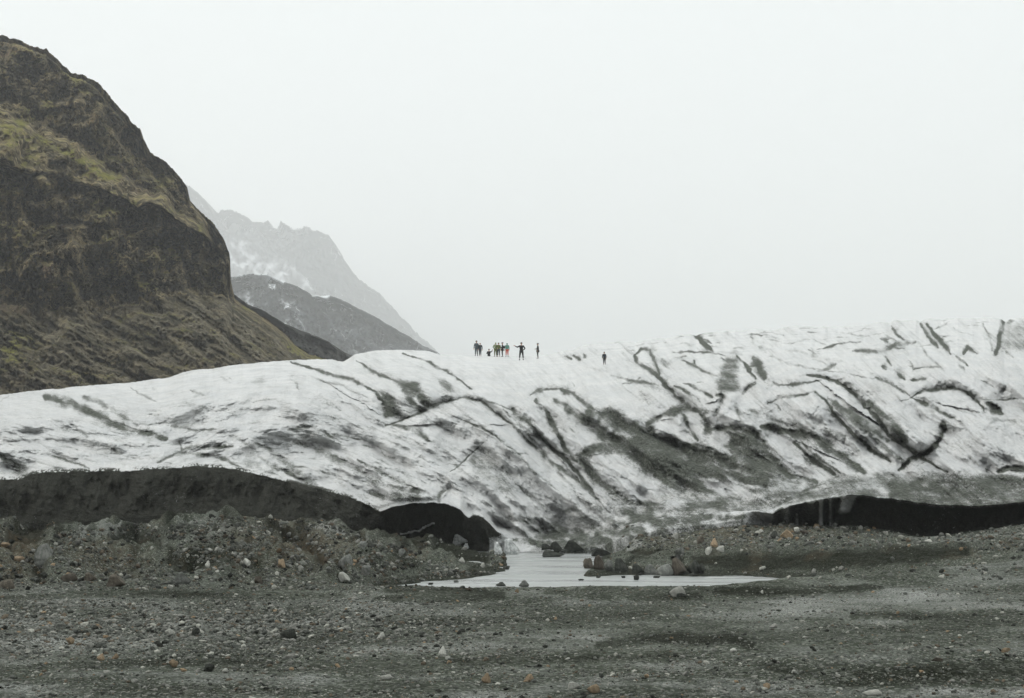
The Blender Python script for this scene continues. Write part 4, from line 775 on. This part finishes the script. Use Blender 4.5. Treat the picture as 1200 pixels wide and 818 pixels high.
BOULDERS = [ # px, py foot, width, height, class, label
 (52, 657, 24, 17, 'grey', 'rounded grey boulder at the left end of the moraine'), (214, 683, 18, 11, 'grey', 'flat topped pale grey boulder at the foot of the moraine'), (203, 684, 8, 5, 'grey', 'small grey rock beside the flat topped boulder'),
 (199, 689, 7, 4, 'pale', 'low pale rock just in front of the flat topped boulder'), (289, 661, 9, 7, 'pale', 'pale blocky rock high on the moraine face'), (244, 664, 7, 6, 'pale', 'small pale rock in the dark patch of the moraine'), (255, 645, 8, 4, 'pale', 'right one of two pale rocks on the grey moraine dome'),
 (246, 646, 8, 3, 'pale', 'left one of two pale rocks on the grey moraine dome'), (52, 677, 9, 6, 'dark', 'dark rock below the rounded grey boulder'), (6, 640, 12, 5, 'ochre', 'rusty slab at the left edge of the moraine'), (22, 657, 13, 6, 'ochre', 'rusty brown wedge of rock left of the rounded boulder'),
 (80, 681, 18, 8, 'brown', 'brown slab low on the moraine'), (105, 680, 14, 8, 'brown', 'tilted brown rock low on the moraine near a hollow'), (8, 689, 16, 9, 'brown', 'reddish brown rock at the lower left edge of the moraine'), (135, 686, 20, 11, 'brown', 'broad brown rock with pale dust below the dark hollow'), (178, 643, 4, 3, 'pale', 'small white stone beside the dark hollow'),
 (404, 664, 15, 13, 'grey', 'grey boulder near the right end of the brown moraine gully'), (402, 681, 15, 9, 'pale', 'pale rounded rock at the foot of the moraine by the water tip'), (425, 641, 12, 7, 'grey', 'grey block of rubble under the right end of the ice wall'), (430, 670, 12, 9, 'grey', 'grey rock on the moraine slope above the water tip'),
 (352, 668, 7, 6, 'pale', 'pale pebble cluster rock in the brown gully'), (331, 664, 9, 8, 'ochre', 'ochre rock on the brown moraine'), (304, 683, 10, 7, 'brown', 'greenish brown rock at the foot of the moraine'), (470, 650, 9, 6, 'grey', 'grey rock high on the slope beneath the ice cave'), (541, 659, 8, 5, 'pale', 'pale rock on the slope below the cave mouth'), (566, 664, 6, 4, 'pale', 'small pale rock near the lake tip of the rubble slope'),
 (594, 667, 8, 4, 'dark', 'dark rock at the point of the rubble slope in the water'), (691, 665, 13, 10, 'brown', 'leftmost rock of the row standing in the water'), (703, 666, 14, 13, 'brown', 'upright brown grey rock second in the row at the water'), (715, 668, 13, 11, 'grey', 'angular grey rock third in the row at the water'),
 (727, 668, 16, 12, 'dark', 'dark mossy rock fourth in the row at the water'), (747, 671, 14, 9, 'dark', 'low dark rock at the water in front of the mound'), (763, 672, 17, 9, 'grey', 'broad grey rock on the waterline of the mound'), (779, 673, 18, 10, 'grey', 'largest pale grey rock on the waterline of the mound'),
 (795, 671, 16, 15, 'brown', 'tall brown grey rock leaning on the mound'), (797, 652, 12, 10, 'grey', 'grey block on top of the tall leaning rock'), (812, 670, 14, 12, 'dark', 'dark cracked rock right of the tall leaning rock'), (822, 671, 12, 9, 'dark', 'dark low rock where the mound meets the bank'),
 (746, 679, 8, 5, 'dark', 'black stone lying in the shallow water'), (750, 674, 5, 2.5, 'dark', 'thin dark stone awash behind the black stone'), (731, 677, 6, 2, 'dark', 'flat dark stone awash left of the black stone'), (770, 677, 8, 2.4, 'dark', 'flat dark stone awash right of the black stone'),
 (813, 674, 9, 2.6, 'dark', 'flat dark stone at the thin end of the water'), (701, 677, 7, 2, 'dark', 'flat dark stone awash in the middle of the shallows'), (681, 680, 7, 1.6, 'dark', 'barely showing dark stone awash near the gravel'), (705, 651, 24, 7, 'dark', 'black wedge shaped rock at the head of the water'), (646, 652, 26, 6, 'dark', 'low black rock under the glacier toe'),
 (672, 644, 22, 9, 'dark', 'black jagged block below the glacier toe'), (652, 644, 14, 8, 'dark', 'black rock wedged under the glacier toe'), (640, 643, 14, 5, 'dark', 'thin black rock beside the ice block'), (587, 686.5, 12, 4, 'dark', 'low dark rock on the near shore crest'), (614, 687, 12, 6, 'grey', 'rounded grey rock on the near shore crest'), (505, 685, 6, 2.5, 'dark', 'tiny dark rock on the near shore crest'),
 (794, 697.5, 17, 9, 'pale', 'pale rounded boulder on the gravel just short of the water'), (799, 699, 14, 3.5, 'dark', 'thin dark slab under the pale rounded boulder'), (606, 694, 5, 3.5, 'ochre', 'small tan rock below the rounded grey rock'), (83, 754, 10, 7, 'ochre', 'orange cobble on the left gravel flat'),
 (106, 759, 10, 6, 'pale', 'pale cobble beside the orange cobble on the left flat'), (119, 773, 10, 6, 'ochre', 'light ochre cobble, left one of a pair'), (135, 772, 9, 5, 'ochre', 'light ochre cobble, right one of a pair'), (204, 781, 12, 7, 'ochre', 'broad sandy cobble left of the black stone'), (245, 786, 13, 8, 'dark', 'black pyramid shaped stone on the left foreground gravel'),
 (265, 788, 8, 4.5, 'pale', 'small whitish stone right of the black pyramid stone'), (338, 747, 18, 9, 'dark', 'dark blue grey slab in the left gravel'), (199, 744, 9, 7, 'pale', 'whitish upturned stone in the left gravel'), (228, 743, 10, 6, 'dark', 'dark stone right of the whitish upturned stone'), (157, 799, 9, 4, 'pale', 'flat pale stone near the lower left of the gravel'),
 (124, 788, 9, 3, 'pale', 'thin pale stone in the lower left gravel'), (519, 768, 9, 9, 'pale', 'greenish upright pale stone in the middle foreground'), (524, 772, 7, 4, 'pale', 'bright white stone touching the greenish upright stone'), (571, 799, 12, 9, 'ochre', 'brown rounded cobble near the bottom middle'), (620, 798, 13, 7, 'ochre', 'peach coloured flat cobble near the bottom middle'),
 (672, 806, 14, 6, 'pale', 'pale greenish flat cobble at the bottom right of the middle'), (695, 811, 14, 8, 'ochre', 'tan cobble at the bottom in front of the pale flat one'), (555, 727, 6, 3, 'pale', 'small pale stone on the middle gravel flat'), (651, 726, 4, 3, 'ochre', 'tiny tan stone on the middle gravel flat'), (452, 795, 14, 4, 'pale', 'flat pale streaked stone at the bottom left of the middle'),
 (447, 748, 10, 6, 'pale', 'pale angular stone on the gravel left of the middle'), (898, 806, 9, 6, 'ochre', 'bright ochre cobble at the bottom right'), (860, 764, 8, 4, 'pale', 'pale flat stone on the small dark gravel bank'), (907, 735, 9, 4, 'pale', 'light stone on the right gravel flat'), (982, 793, 6, 4, 'pale', 'small white stone on the dark right slope'),
 (1022, 814, 20, 5, 'pale', 'long pale stone at the bottom edge right of middle'), (1178, 764, 11, 4, 'ochre', 'tan flat stone near the right edge of the gravel'), (1098, 774, 11, 4, 'brown', 'brown flat stone on the dark right gravel slope'), (1052, 719, 5, 2.5, 'ochre', 'tiny ochre stone on the right gravel flat'), (931, 788, 6, 3, 'pale', 'little whitish stone left of the dark right slope'),
 (957, 731, 5, 2.5, 'pale', 'little pale stone far out on the right flat'), (893, 695, 4, 3, 'pale', 'white speck of a stone on the dark near bank'), (1089, 635, 9, 3, 'pale', 'pale flat rock before the long ice overhang'), (922, 629, 12, 9, 'ochre', 'ochre boulder below the ice pillars'), (934, 622, 7, 5, 'pale', 'pale rock directly under the left ice pillar'),
 (957, 618, 6, 5, 'ochre', 'yellowish rock at the foot of the ice pillars'), (944, 626, 10, 4, 'brown', 'reddish rock right of the ochre boulder'), (908, 630, 10, 7, 'dark', 'dark mossy rock left of the ochre boulder'), (830, 648, 10, 6, 'pale', 'pale sandy rock above the dark bank'), (838, 640, 9, 8, 'ochre', 'sandy block perched in the middle of the rubble'),
 (820, 636, 9, 7, 'brown', 'brown rock left of the sandy block'), (792, 630, 9, 5, 'pale', 'pale rock on the top of the rubble mound'), (766, 628, 7, 4, 'grey', 'grey rock on the shoulder of the rubble mound'), (845, 645, 12, 5, 'pale', 'light slab above the dark bank'), (598, 648, 18, 14, 'ice', 'grey speckled ice block standing at the water'),
 (583, 648, 9, 11, 'ice', 'narrow ice block left of the speckled ice block'), (540, 636, 20, 9, 'ice', 'dirty white ice lump in the cave mouth'), (549, 641, 12, 6, 'ice', 'smaller ice lump right of the dirty white one'), (706, 650, 9, 4, 'ice', 'sliver of ice behind the black wedge rock'),
]
for b in BOULDERS:
    nm = 'ice_block' if b[4] == 'ice' else ('boulder' if max(b[2], b[3]) >= 9 and b[1] < 700 else 'stone')
    add_stone(b[0], b[1] + b[3] * .12, b[2] * 1.15, b[3] * 1.4, b[4], b[5], cat='ice block' if b[4] == 'ice' else ('rock' if nm == 'boulder' else 'stone'), name=nm, sink=.42, i=12 + (int(b[0]) % 3) if b[4] == 'ice' or b[2] > 13 else None)
# the next largest stones, each one an object of its own
NEXT = {'pale': ('small pale stone lying loose on the %s', .34), 'grey': ('small mid grey stone lying loose on the %s', .30), 'ochre': ('small ochre stone lying loose on the %s', .07), 'dark': ('small dark stone lying loose on the %s', .12), 'brown': ('small brown stone lying loose on the %s', .10)}
USED = set(); kinds = list(NEXT); pr = np.array([NEXT[k][1] for k in kinds]); pr /= pr.sum()
n_left = 300 - len(BOULDERS); r_ = np.random.default_rng(21); cnt = 0
while cnt < n_left:
    if r_.random() < .62:
        px_, py_ = r_.uniform(-10, 1210), 698 + 118 * r_.random() ** .9; zone = 'foreground gravel left of the middle' if px_ < 600 else 'foreground gravel right of the middle'
        if px_ > 600 and r_.random() < .45: continue
        wd = r_.uniform(4.5, 8.0) * (.62 + .5 * (py_ - 698) / 118)
    elif r_.random() < .6:
        px_, py_ = r_.uniform(-10, 560), r_.uniform(625, 686); zone = 'moraine under the left ice wall'; wd = r_.uniform(4, 8)
        if py_ < 610 + max(0, (px_ - 400)) * .3 + 10: continue
    else:
        px_, py_ = r_.uniform(730, 1010), r_.uniform(612, 643); zone = 'rubble in front of the right ice'; wd = r_.uniform(3.5, 7)
    c = kinds[r_.choice(len(kinds), p=pr)]
    if 'moraine' in zone or 'rubble' in zone: c = ['grey', 'brown', 'pale', 'grey'][r_.integers(4)]
    lab = NEXT[c][0] % zone
    for b in sorted([b for b in BOULDERS if len(b[5].split()) <= 9], key=lambda b: (b[0] - px_) ** 2 + (b[1] - py_) ** 2 * 2)[:9]:
        dx_, dy_ = px_ - b[0], py_ - b[1]; far_ = 'close ' if math.hypot(dx_, dy_) < 22 else ('' if math.hypot(dx_, dy_) < 60 else 'well ')
        l_ = 'small %s stone %s the %s' % ({'grey': 'mid grey'}.get(c, c), far_ + (('right of' if dx_ > 0 else 'left of') if abs(dx_) > abs(dy_) * 1.5 else ('in front of' if dy_ > 0 else 'behind')), b[5])
        if l_ not in USED and len(l_.replace('-', ' ').split()) <= 15: lab = l_; break
    USED.add(lab)
    if add_stone(px_, py_, wd, wd * r_.uniform(.35, .6), c, lab, group='loose stones on the ' + zone, sink=.4): cnt += 1

# everything smaller: nobody could count it
def scatter(name, label, picks, sizes, colours, mat, flat=(.35, .75)):
    nI = len(IV); P0, N0, S0, C0 = [], [], [], []
    A_ = np.array(picks); dk = np.zeros(len(A_))
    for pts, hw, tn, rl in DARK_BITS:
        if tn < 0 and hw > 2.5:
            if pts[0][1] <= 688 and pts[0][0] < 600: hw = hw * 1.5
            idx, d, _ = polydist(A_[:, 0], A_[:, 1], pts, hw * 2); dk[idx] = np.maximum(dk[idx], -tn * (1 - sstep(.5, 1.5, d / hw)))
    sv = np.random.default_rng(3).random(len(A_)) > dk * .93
    for ok_, (px_, py_), sz, col in zip(sv, picks, sizes, colours):
        if not ok_: continue
        h = hit(px_, py_)
        if h is None or h[0].z < .06: continue
        P0.append(h[0][:]); S0.append(sz * h[0].y / F); C0.append(col)
    P0, S0, C0 = np.array(P0), np.array(S0), np.array(C0); n = len(P0); r = np.random.default_rng(5)
    sc3 = np.stack([S0 * .5 * r.uniform(.8, 1.2, n), S0 * .5 * r.uniform(.7, 1.1, n), S0 * .5 * r.uniform(*flat, n)], -1)
    V = IV[None] * (1 + r.uniform(-.28, .22, (n, nI, 1))) * sc3[:, None]
    a = r.uniform(0, 6.28, n); c_, s_ = np.cos(a)[:, None], np.sin(a)[:, None]
    tl = r.normal(0, .25, n)[:, None]
    x, y, z = V[..., 0] * c_ - V[..., 1] * s_, V[..., 0] * s_ + V[..., 1] * c_, V[..., 2]
    z = z + x * tl
    V = np.stack([x, y, z], -1) + P0[:, None]; V[..., 2] += (sc3[:, 2] * r.uniform(-.1, .6, n))[:, None]
    Tn = (IT[None] + (np.arange(n) * nI)[:, None, None]).reshape(-1, 3)
    cc = np.repeat(np.concatenate([C0, np.ones((n, 1))], 1)[:, None], nI, 1).reshape(-1, 4)
    o = struct(name, mesh_np(name, V.reshape(-1, 3), None, mat, tris=Tn, smooth=False, cols={'tint': cc}), 'stuff')
    o['label'] = label; o['category'] = name
    return o
def pebble_material():
    s = NT('pebbles', .95, .05); n = s.noise(s.tc, 25, 4, .7)
    c = s.acol('tint'); c = s.mix(s.rng(n, .35, .7), s.mix(1.0, c, (.7, .7, .7), 'MULTIPLY'), c)
    return s.end(c, s.bump(n, .5, .01))
PM = pebble_material()
def tints(r, n, w):
    base = np.array([(.085, .09, .08), (.13, .135, .12), (.2, .2, .18), (.33, .33, .29), (.035, .037, .032), (.25, .185, .12), (.12, .10, .075)])
    return base[r.choice(7, size=n, p=np.array(w) / sum(w))] * r.uniform(.75, 1.25, (n, 1))
r_ = np.random.default_rng(11); N = 72000
xs_ = r_.uniform(-40, 1240, N * 2); ys_ = 686 + 150 * r_.random(N * 2) ** 1.15
left = sstep(700, 350, xs_) * np.exp(-((ys_ - 735) / 32) ** 2)
den = .28 + .6 * left + .35 * fbm(xs_ * .008, ys_ * .07, 1, 4) + .25 * np.exp(-((ys_ - 708) / 5) ** 2) * sstep(820, 500, xs_)
kp = r_.random(N * 2) < np.clip(den, .06, 1); xs_, ys_, left = xs_[kp][:N], ys_[kp][:N], left[kp][:N]; n_ = len(xs_)
sz = np.clip(1.1 * (1 - r_.random(n_)) ** (-.46), 1.1, 7) * (.72 + .45 * (ys_ - 686) / 130) * (1 + .6 * left)
scatter('pebbles', 'countless small grey pebbles covering the foreground gravel', list(zip(xs_, ys_)), sz, tints(r_, n_, [3.5, 5, 4.5, 1.6, 2.2, .2, 1.3]), PM)
N = 26000
x1 = r_.uniform(-40, 600, N); y1 = r_.uniform(606, 692, N); x2 = r_.uniform(685, 1240, N // 2); y2 = r_.uniform(610, 680, N // 2)
k2 = r_.random(N // 2) < np.where(y2 < 645, .9, .25)
k1 = r_.random(N) < np.clip(.6 + .8 * fbm(x1 * .03, y1 * .06, 4, 3), .1, 1)
xx = np.concatenate([x1[k1], x2[k2]]); yy = np.concatenate([y1[k1], y2[k2]]); n_ = len(xx)
sz = np.clip(1.2 * (1 - r_.random(n_)) ** (-.52), 1.2, 7.5)
hollow_shade = sstep(.12, .5, fbm(xx * .035, yy * .08, 3, 4)) * (xx < 640)  # rubble tint darkened to paint in the same hollow shading
scatter('rubble', 'loose grey and brown rubble covering the moraine and the far bank', list(zip(xx, yy)), sz, tints(r_, n_, [4, 5, 3.5, 1.5, 2.5, .5, 2.2]) * (1 - .62 * hollow_shade)[:, None], PM, (.5, .9))

# ================================================================== PEOPLE ON THE ICE
def plain(name, col, rough=.8):
    s = NT(name, rough, .3); n = s.noise(s.tc, 18, 3, .6)
    return s.end(s.mix(s.rng(n, .35, .65), tuple(c * .8 for c in col), tuple(c * 1.15 for c in col)))
CM = {k: plain(k + '_cloth', v) for k, v in {'slate': (.07, .09, .10), 'darkslate': (.04, .05, .055), 'black': (.015, .016, .016), 'olive': (.10, .115, .035), 'sage': (.22, .26, .15), 'teal': (.10, .25, .2),
      'red': (.55, .1, .06), 'grey': (.12, .12, .12), 'white': (.7, .7, .7), 'navy': (.02, .03, .05)}.items()}
SKIN = plain('skin', (.45, .28, .2), .6); HAIR = plain('hair', (.03, .02, .015)); HELM = {'white': plain('white_helmet', (.6, .6, .6), .4), 'orange': plain('orange_helmet', (.5, .12, .03), .4), 'dark': plain('dark_helmet', (.03, .03, .035), .4)}
def skinned(name, joints, edges, mat, parent, levels=2, root=0):
    """one continuous surface grown round a skeleton: joints = [(x, y, z, radius)]"""
    me = bpy.data.meshes.new(name); me.from_pydata([j[:3] for j in joints], edges, [])
    o = bpy.data.objects.new(name, me); sc.collection.objects.link(o)
    m = o.modifiers.new('skin', 'SKIN'); m.use_smooth_shade = True
    for i, v in enumerate(me.skin_vertices[0].data):
        r = joints[i][3]; v.radius = r if isinstance(r, tuple) else (r, r); v.use_root = (i == root)
    sd_ = o.modifiers.new('sub', 'SUBSURF'); sd_.levels = sd_.render_levels = levels
    dg = bpy.context.evaluated_depsgraph_get(); dg.update()
    fin = bpy.data.meshes.new_from_object(o.evaluated_get(dg)); fin.name = name
    bpy.data.objects.remove(o); fin.materials.clear(); fin.materials.append(mat)
    p = bpy.data.objects.new(name, fin); link(p, parent); return p
def ellipsoid(name, c, r, mat, parent, zmin=-1.0):
    V = IV3 * np.array(r); V = V.copy(); V[:, 2] = np.maximum(V[:, 2], zmin * r[2]); V = V + np.array(c)
    return link(bpy.data.objects.new(name, mesh_np(name, V, None, mat, tris=IT3)), parent)
def person(px, py, hpx, label, jacket, trousers, head='hat', rot=0.0, arms=('down', 'down'), stance=.13, pack=None, boots='black', gaiter=None, lean=0.0, dy=0.0, group='people standing on the glacier', H=1.75):
    if dy: # stands a little behind the brow of the ice
        w_ = world(np.array(float(px)), np.array(float(py)), 172.0); x_, y_ = w_[0] * (172 + dy) / 172, 172 + dy
        h = BI.ray_cast(Vector((x_, y_, 60)), Vector((0, 0, -1))); p = h[0]
    else:
        h = hit(px, py, (BI,))
        k = 0
        while h is None and k < 12: k += 1; h = hit(px, py + k * .5, (BI,))
        p = h[0]
    k = hpx * p.y / F / 1.75
    root = bpy.data.objects.new('person', None); link(root); root.location = p - Vector((0, 0, .03)); root.rotation_euler = (0, 0, rot); root.scale = (k,) * 3
    root['label'] = label; root['category'] = 'person'; root['group'] = group
    L = lean
    J = [(0, 0, .95, (.15, .11)), (0, L * .3, 1.15, (.13, .10)), (0, L * .7, 1.36, (.16, .11)), (0, L, 1.48, .06), (0, L, 1.55, .055), (0, L + .01, 1.61, .085), (0, L + .01, 1.68, .095), (0, L, 1.735, .06), (0, L + .115, 1.625, .016)]
    E = [(0, 1), (1, 2), (2, 3), (3, 4), (4, 5), (5, 6), (6, 7), (5, 8)]
    poses = {'down': [(.26, .0, 1.14), (.27, .07, .90)], 'hold': [(.27, -.02, 1.16), (.12, .26, 1.12)], 'phone': [(.27, .16, 1.22), (.12, .32, 1.48)], 'out': [(.40, .08, 1.30), (.62, .12, 1.42)], 'up': [(.34, .08, 1.40), (.42, .16, 1.60)], 'hip': [(.36, -.05, 1.17), (.19, .06, 1.02)]}
    sleeves, legs_ = [], []
    for sgn, pose in ((-1, arms[0]), (1, arms[1])):
        el, wr = poses[pose]; b = len(J)
        el = (sgn * el[0], el[1] + L, el[2]); wr = (sgn * wr[0], wr[1] + L, wr[2]); sh = (sgn * .19, L * .8, 1.40)
        J += [(*sh, .062), (*el, .045), (*wr, .03)]; E += [(2, b), (b, b + 1), (b + 1, b + 2)]
        d = (Vector(wr) - Vector(el)).normalized(); side = d.cross(Vector((0, 1, 0) if abs(d.y) < .8 else (0, 0, 1))).normalized(); cur = d.cross(side).normalized()
        palm = Vector(wr) + d * .07; J.append((*palm, .034)); pb = len(J) - 1; E.append((b + 2, pb))
        for f_, (o_, ln) in enumerate(((-.033, .062), (-.011, .074), (.011, .069), (.033, .054))):
            a = palm + side * o_ + d * .03; m_ = a + d * ln * .55 + cur * .012; t_ = m_ + d * ln * .4 + cur * .03; q = len(J)
            J += [(*a, .010), (*m_, .009), (*t_, .008)]; E += [(pb, q), (q, q + 1), (q + 1, q + 2)]
        a = Vector(wr) + d * .03 + side * -.04; t_ = a + d * .035 - side * .03 + cur * .015; q = len(J)
        J += [(*a, .013), (*t_, .010)]; E += [(b + 2, q), (q, q + 1)]
        sleeves.append((sh, el, wr))
    for sgn in (-1, 1):
        b = len(J); hip, kn, an, toe = (sgn * .10, 0, .88), (sgn * stance * .85, .03, .49), (sgn * stance, -.02, .09), (sgn * (stance + .03), .15, .04)
        J += [(*hip, .09), (*kn, .058), (*an, .04), (*toe, .035)]; E += [(0, b), (b, b + 1), (b + 1, b + 2), (b + 2, b + 3)]; legs_.append((hip, kn, an, toe))
    skinned('body', J, E, SKIN, root)
    # jacket, trousers, boots follow the body and end at neck, cuff, waist and ankle
    jj = [(0, 0, .86, (.20, .15)), (0, L * .3, 1.12, (.17, .14)), (0, L * .7, 1.34, (.20, .15)), (0, L, 1.47, .085)]; ee = [(0, 1), (1, 2), (2, 3)]
    for sh, el, wr in sleeves:
        b = len(jj); jj += [(*sh, .09), (*el, .068), (*wr, .05)]; ee += [(2, b), (b, b + 1), (b + 1, b + 2)]
    skinned('jacket', jj, ee, CM[jacket], root)
    jj = [(0, 0, .93, (.17, .13))]; ee = []
    for hip, kn, an, toe in legs_:
        b = len(jj); jj += [(*hip, .115), (*kn, .08), (an[0], an[1], .16, .062)]; ee += [(0, b), (b, b + 1), (b + 1, b + 2)]
    skinned('trousers', jj, ee, CM[trousers], root)
    for hip, kn, an, toe in legs_:
        skinned('boot', [(an[0], an[1] - .03, .15, .06), (an[0], an[1] - .03, .055, .055), (toe[0], toe[1], .045, .045)], [(0, 1), (1, 2)], CM[boots], root, 1)
        if gaiter: skinned('gaiter', [(kn[0], kn[1], .38, .075), (an[0], an[1], .13, .078)], [(0, 1)], CM[gaiter], root, 1)
    if head in HELM: ellipsoid('helmet', (0, L + .0, 1.69), (.115, .135, .10), HELM[head], root, -.15)
    elif head == 'hood': skinned('hood', [(0, L - .02, 1.52, .09), (0, L - .03, 1.64, .115), (0, L - .02, 1.72, .09)], [(0, 1), (1, 2)], CM[jacket], root, 1)
    else: ellipsoid('hair', (0, L - .015, 1.685), (.105, .115, .095), HAIR, root, -.4)
    for sgn in (-1, 1): ellipsoid('eye', (sgn * .034, L + .098, 1.655), (.012, .008, .009), CM['black'], root)
    ellipsoid('mouth', (0, L + .092, 1.575), (.024, .008, .006), CM['red'], root)
    if pack:
        skinned('rucksack', [(0, L * .5 - .2, 1.02, (.14, .10)), (0, L * .6 - .21, 1.22, (.15, .11)), (0, L * .8 - .19, 1.40, (.12, .08))], [(0, 1), (1, 2)], CM[pack], root, 1)
    return root
PI = math.pi
person(558.3, 416.5, 18, 'tallest of the left pair, in a slate blue jacket and grey trousers', 'slate', 'slate', 'dark', .3, ('down', 'down'), .12)
person(562.6, 416.3, 16, 'right one of the left pair, in a dark slate coat with hands at the sides', 'darkslate', 'darkslate', 'hood', PI, ('down', 'down'), .10, pack='darkslate')
person(573.0, 416, 16, 'person half hidden behind the ice brow, only head and shoulders showing, an arm raised', 'black', 'black', 'dark', 0, ('hold', 'up'), .12, dy=5.5)
person(580.8, 416.8, 17, 'person in a pale sage green jacket at the left of the close group', 'sage', 'olive', 'hood', .4, ('hip', 'down'), .14)
person(584.3, 416.9, 16.5, 'person in a dark olive jacket in the middle of the close group', 'olive', 'darkslate', 'hair', PI, ('down', 'hip'), .12, pack='olive')
person(588.8, 417, 17, 'person in black seen from the side with a hand forward beside the olive jackets', 'black', 'black', 'dark', PI / 2, ('hold', 'down'), .08, pack='black')
person(594.2, 417, 16.5, 'person in a teal green jacket and red trousers', 'teal', 'red', 'hood', .2, ('down', 'down'), .13, gaiter='white')
person(611.0, 422, 21, 'person in black holding an arm straight out to the left, legs apart', 'black', 'black', 'hair', 0, ('out', 'hip'), .18, gaiter='white')
person(630.3, 420, 18, 'slim person in black turned sideways, alone right of the group', 'black', 'black', 'dark', PI / 2, ('down', 'hold'), .05)
person(708.3, 427, 15, 'person in black with a rucksack walking alone far right on the ice', 'black', 'black', 'dark', 0.2, ('down', 'down'), .11, pack='navy', lean=.04)
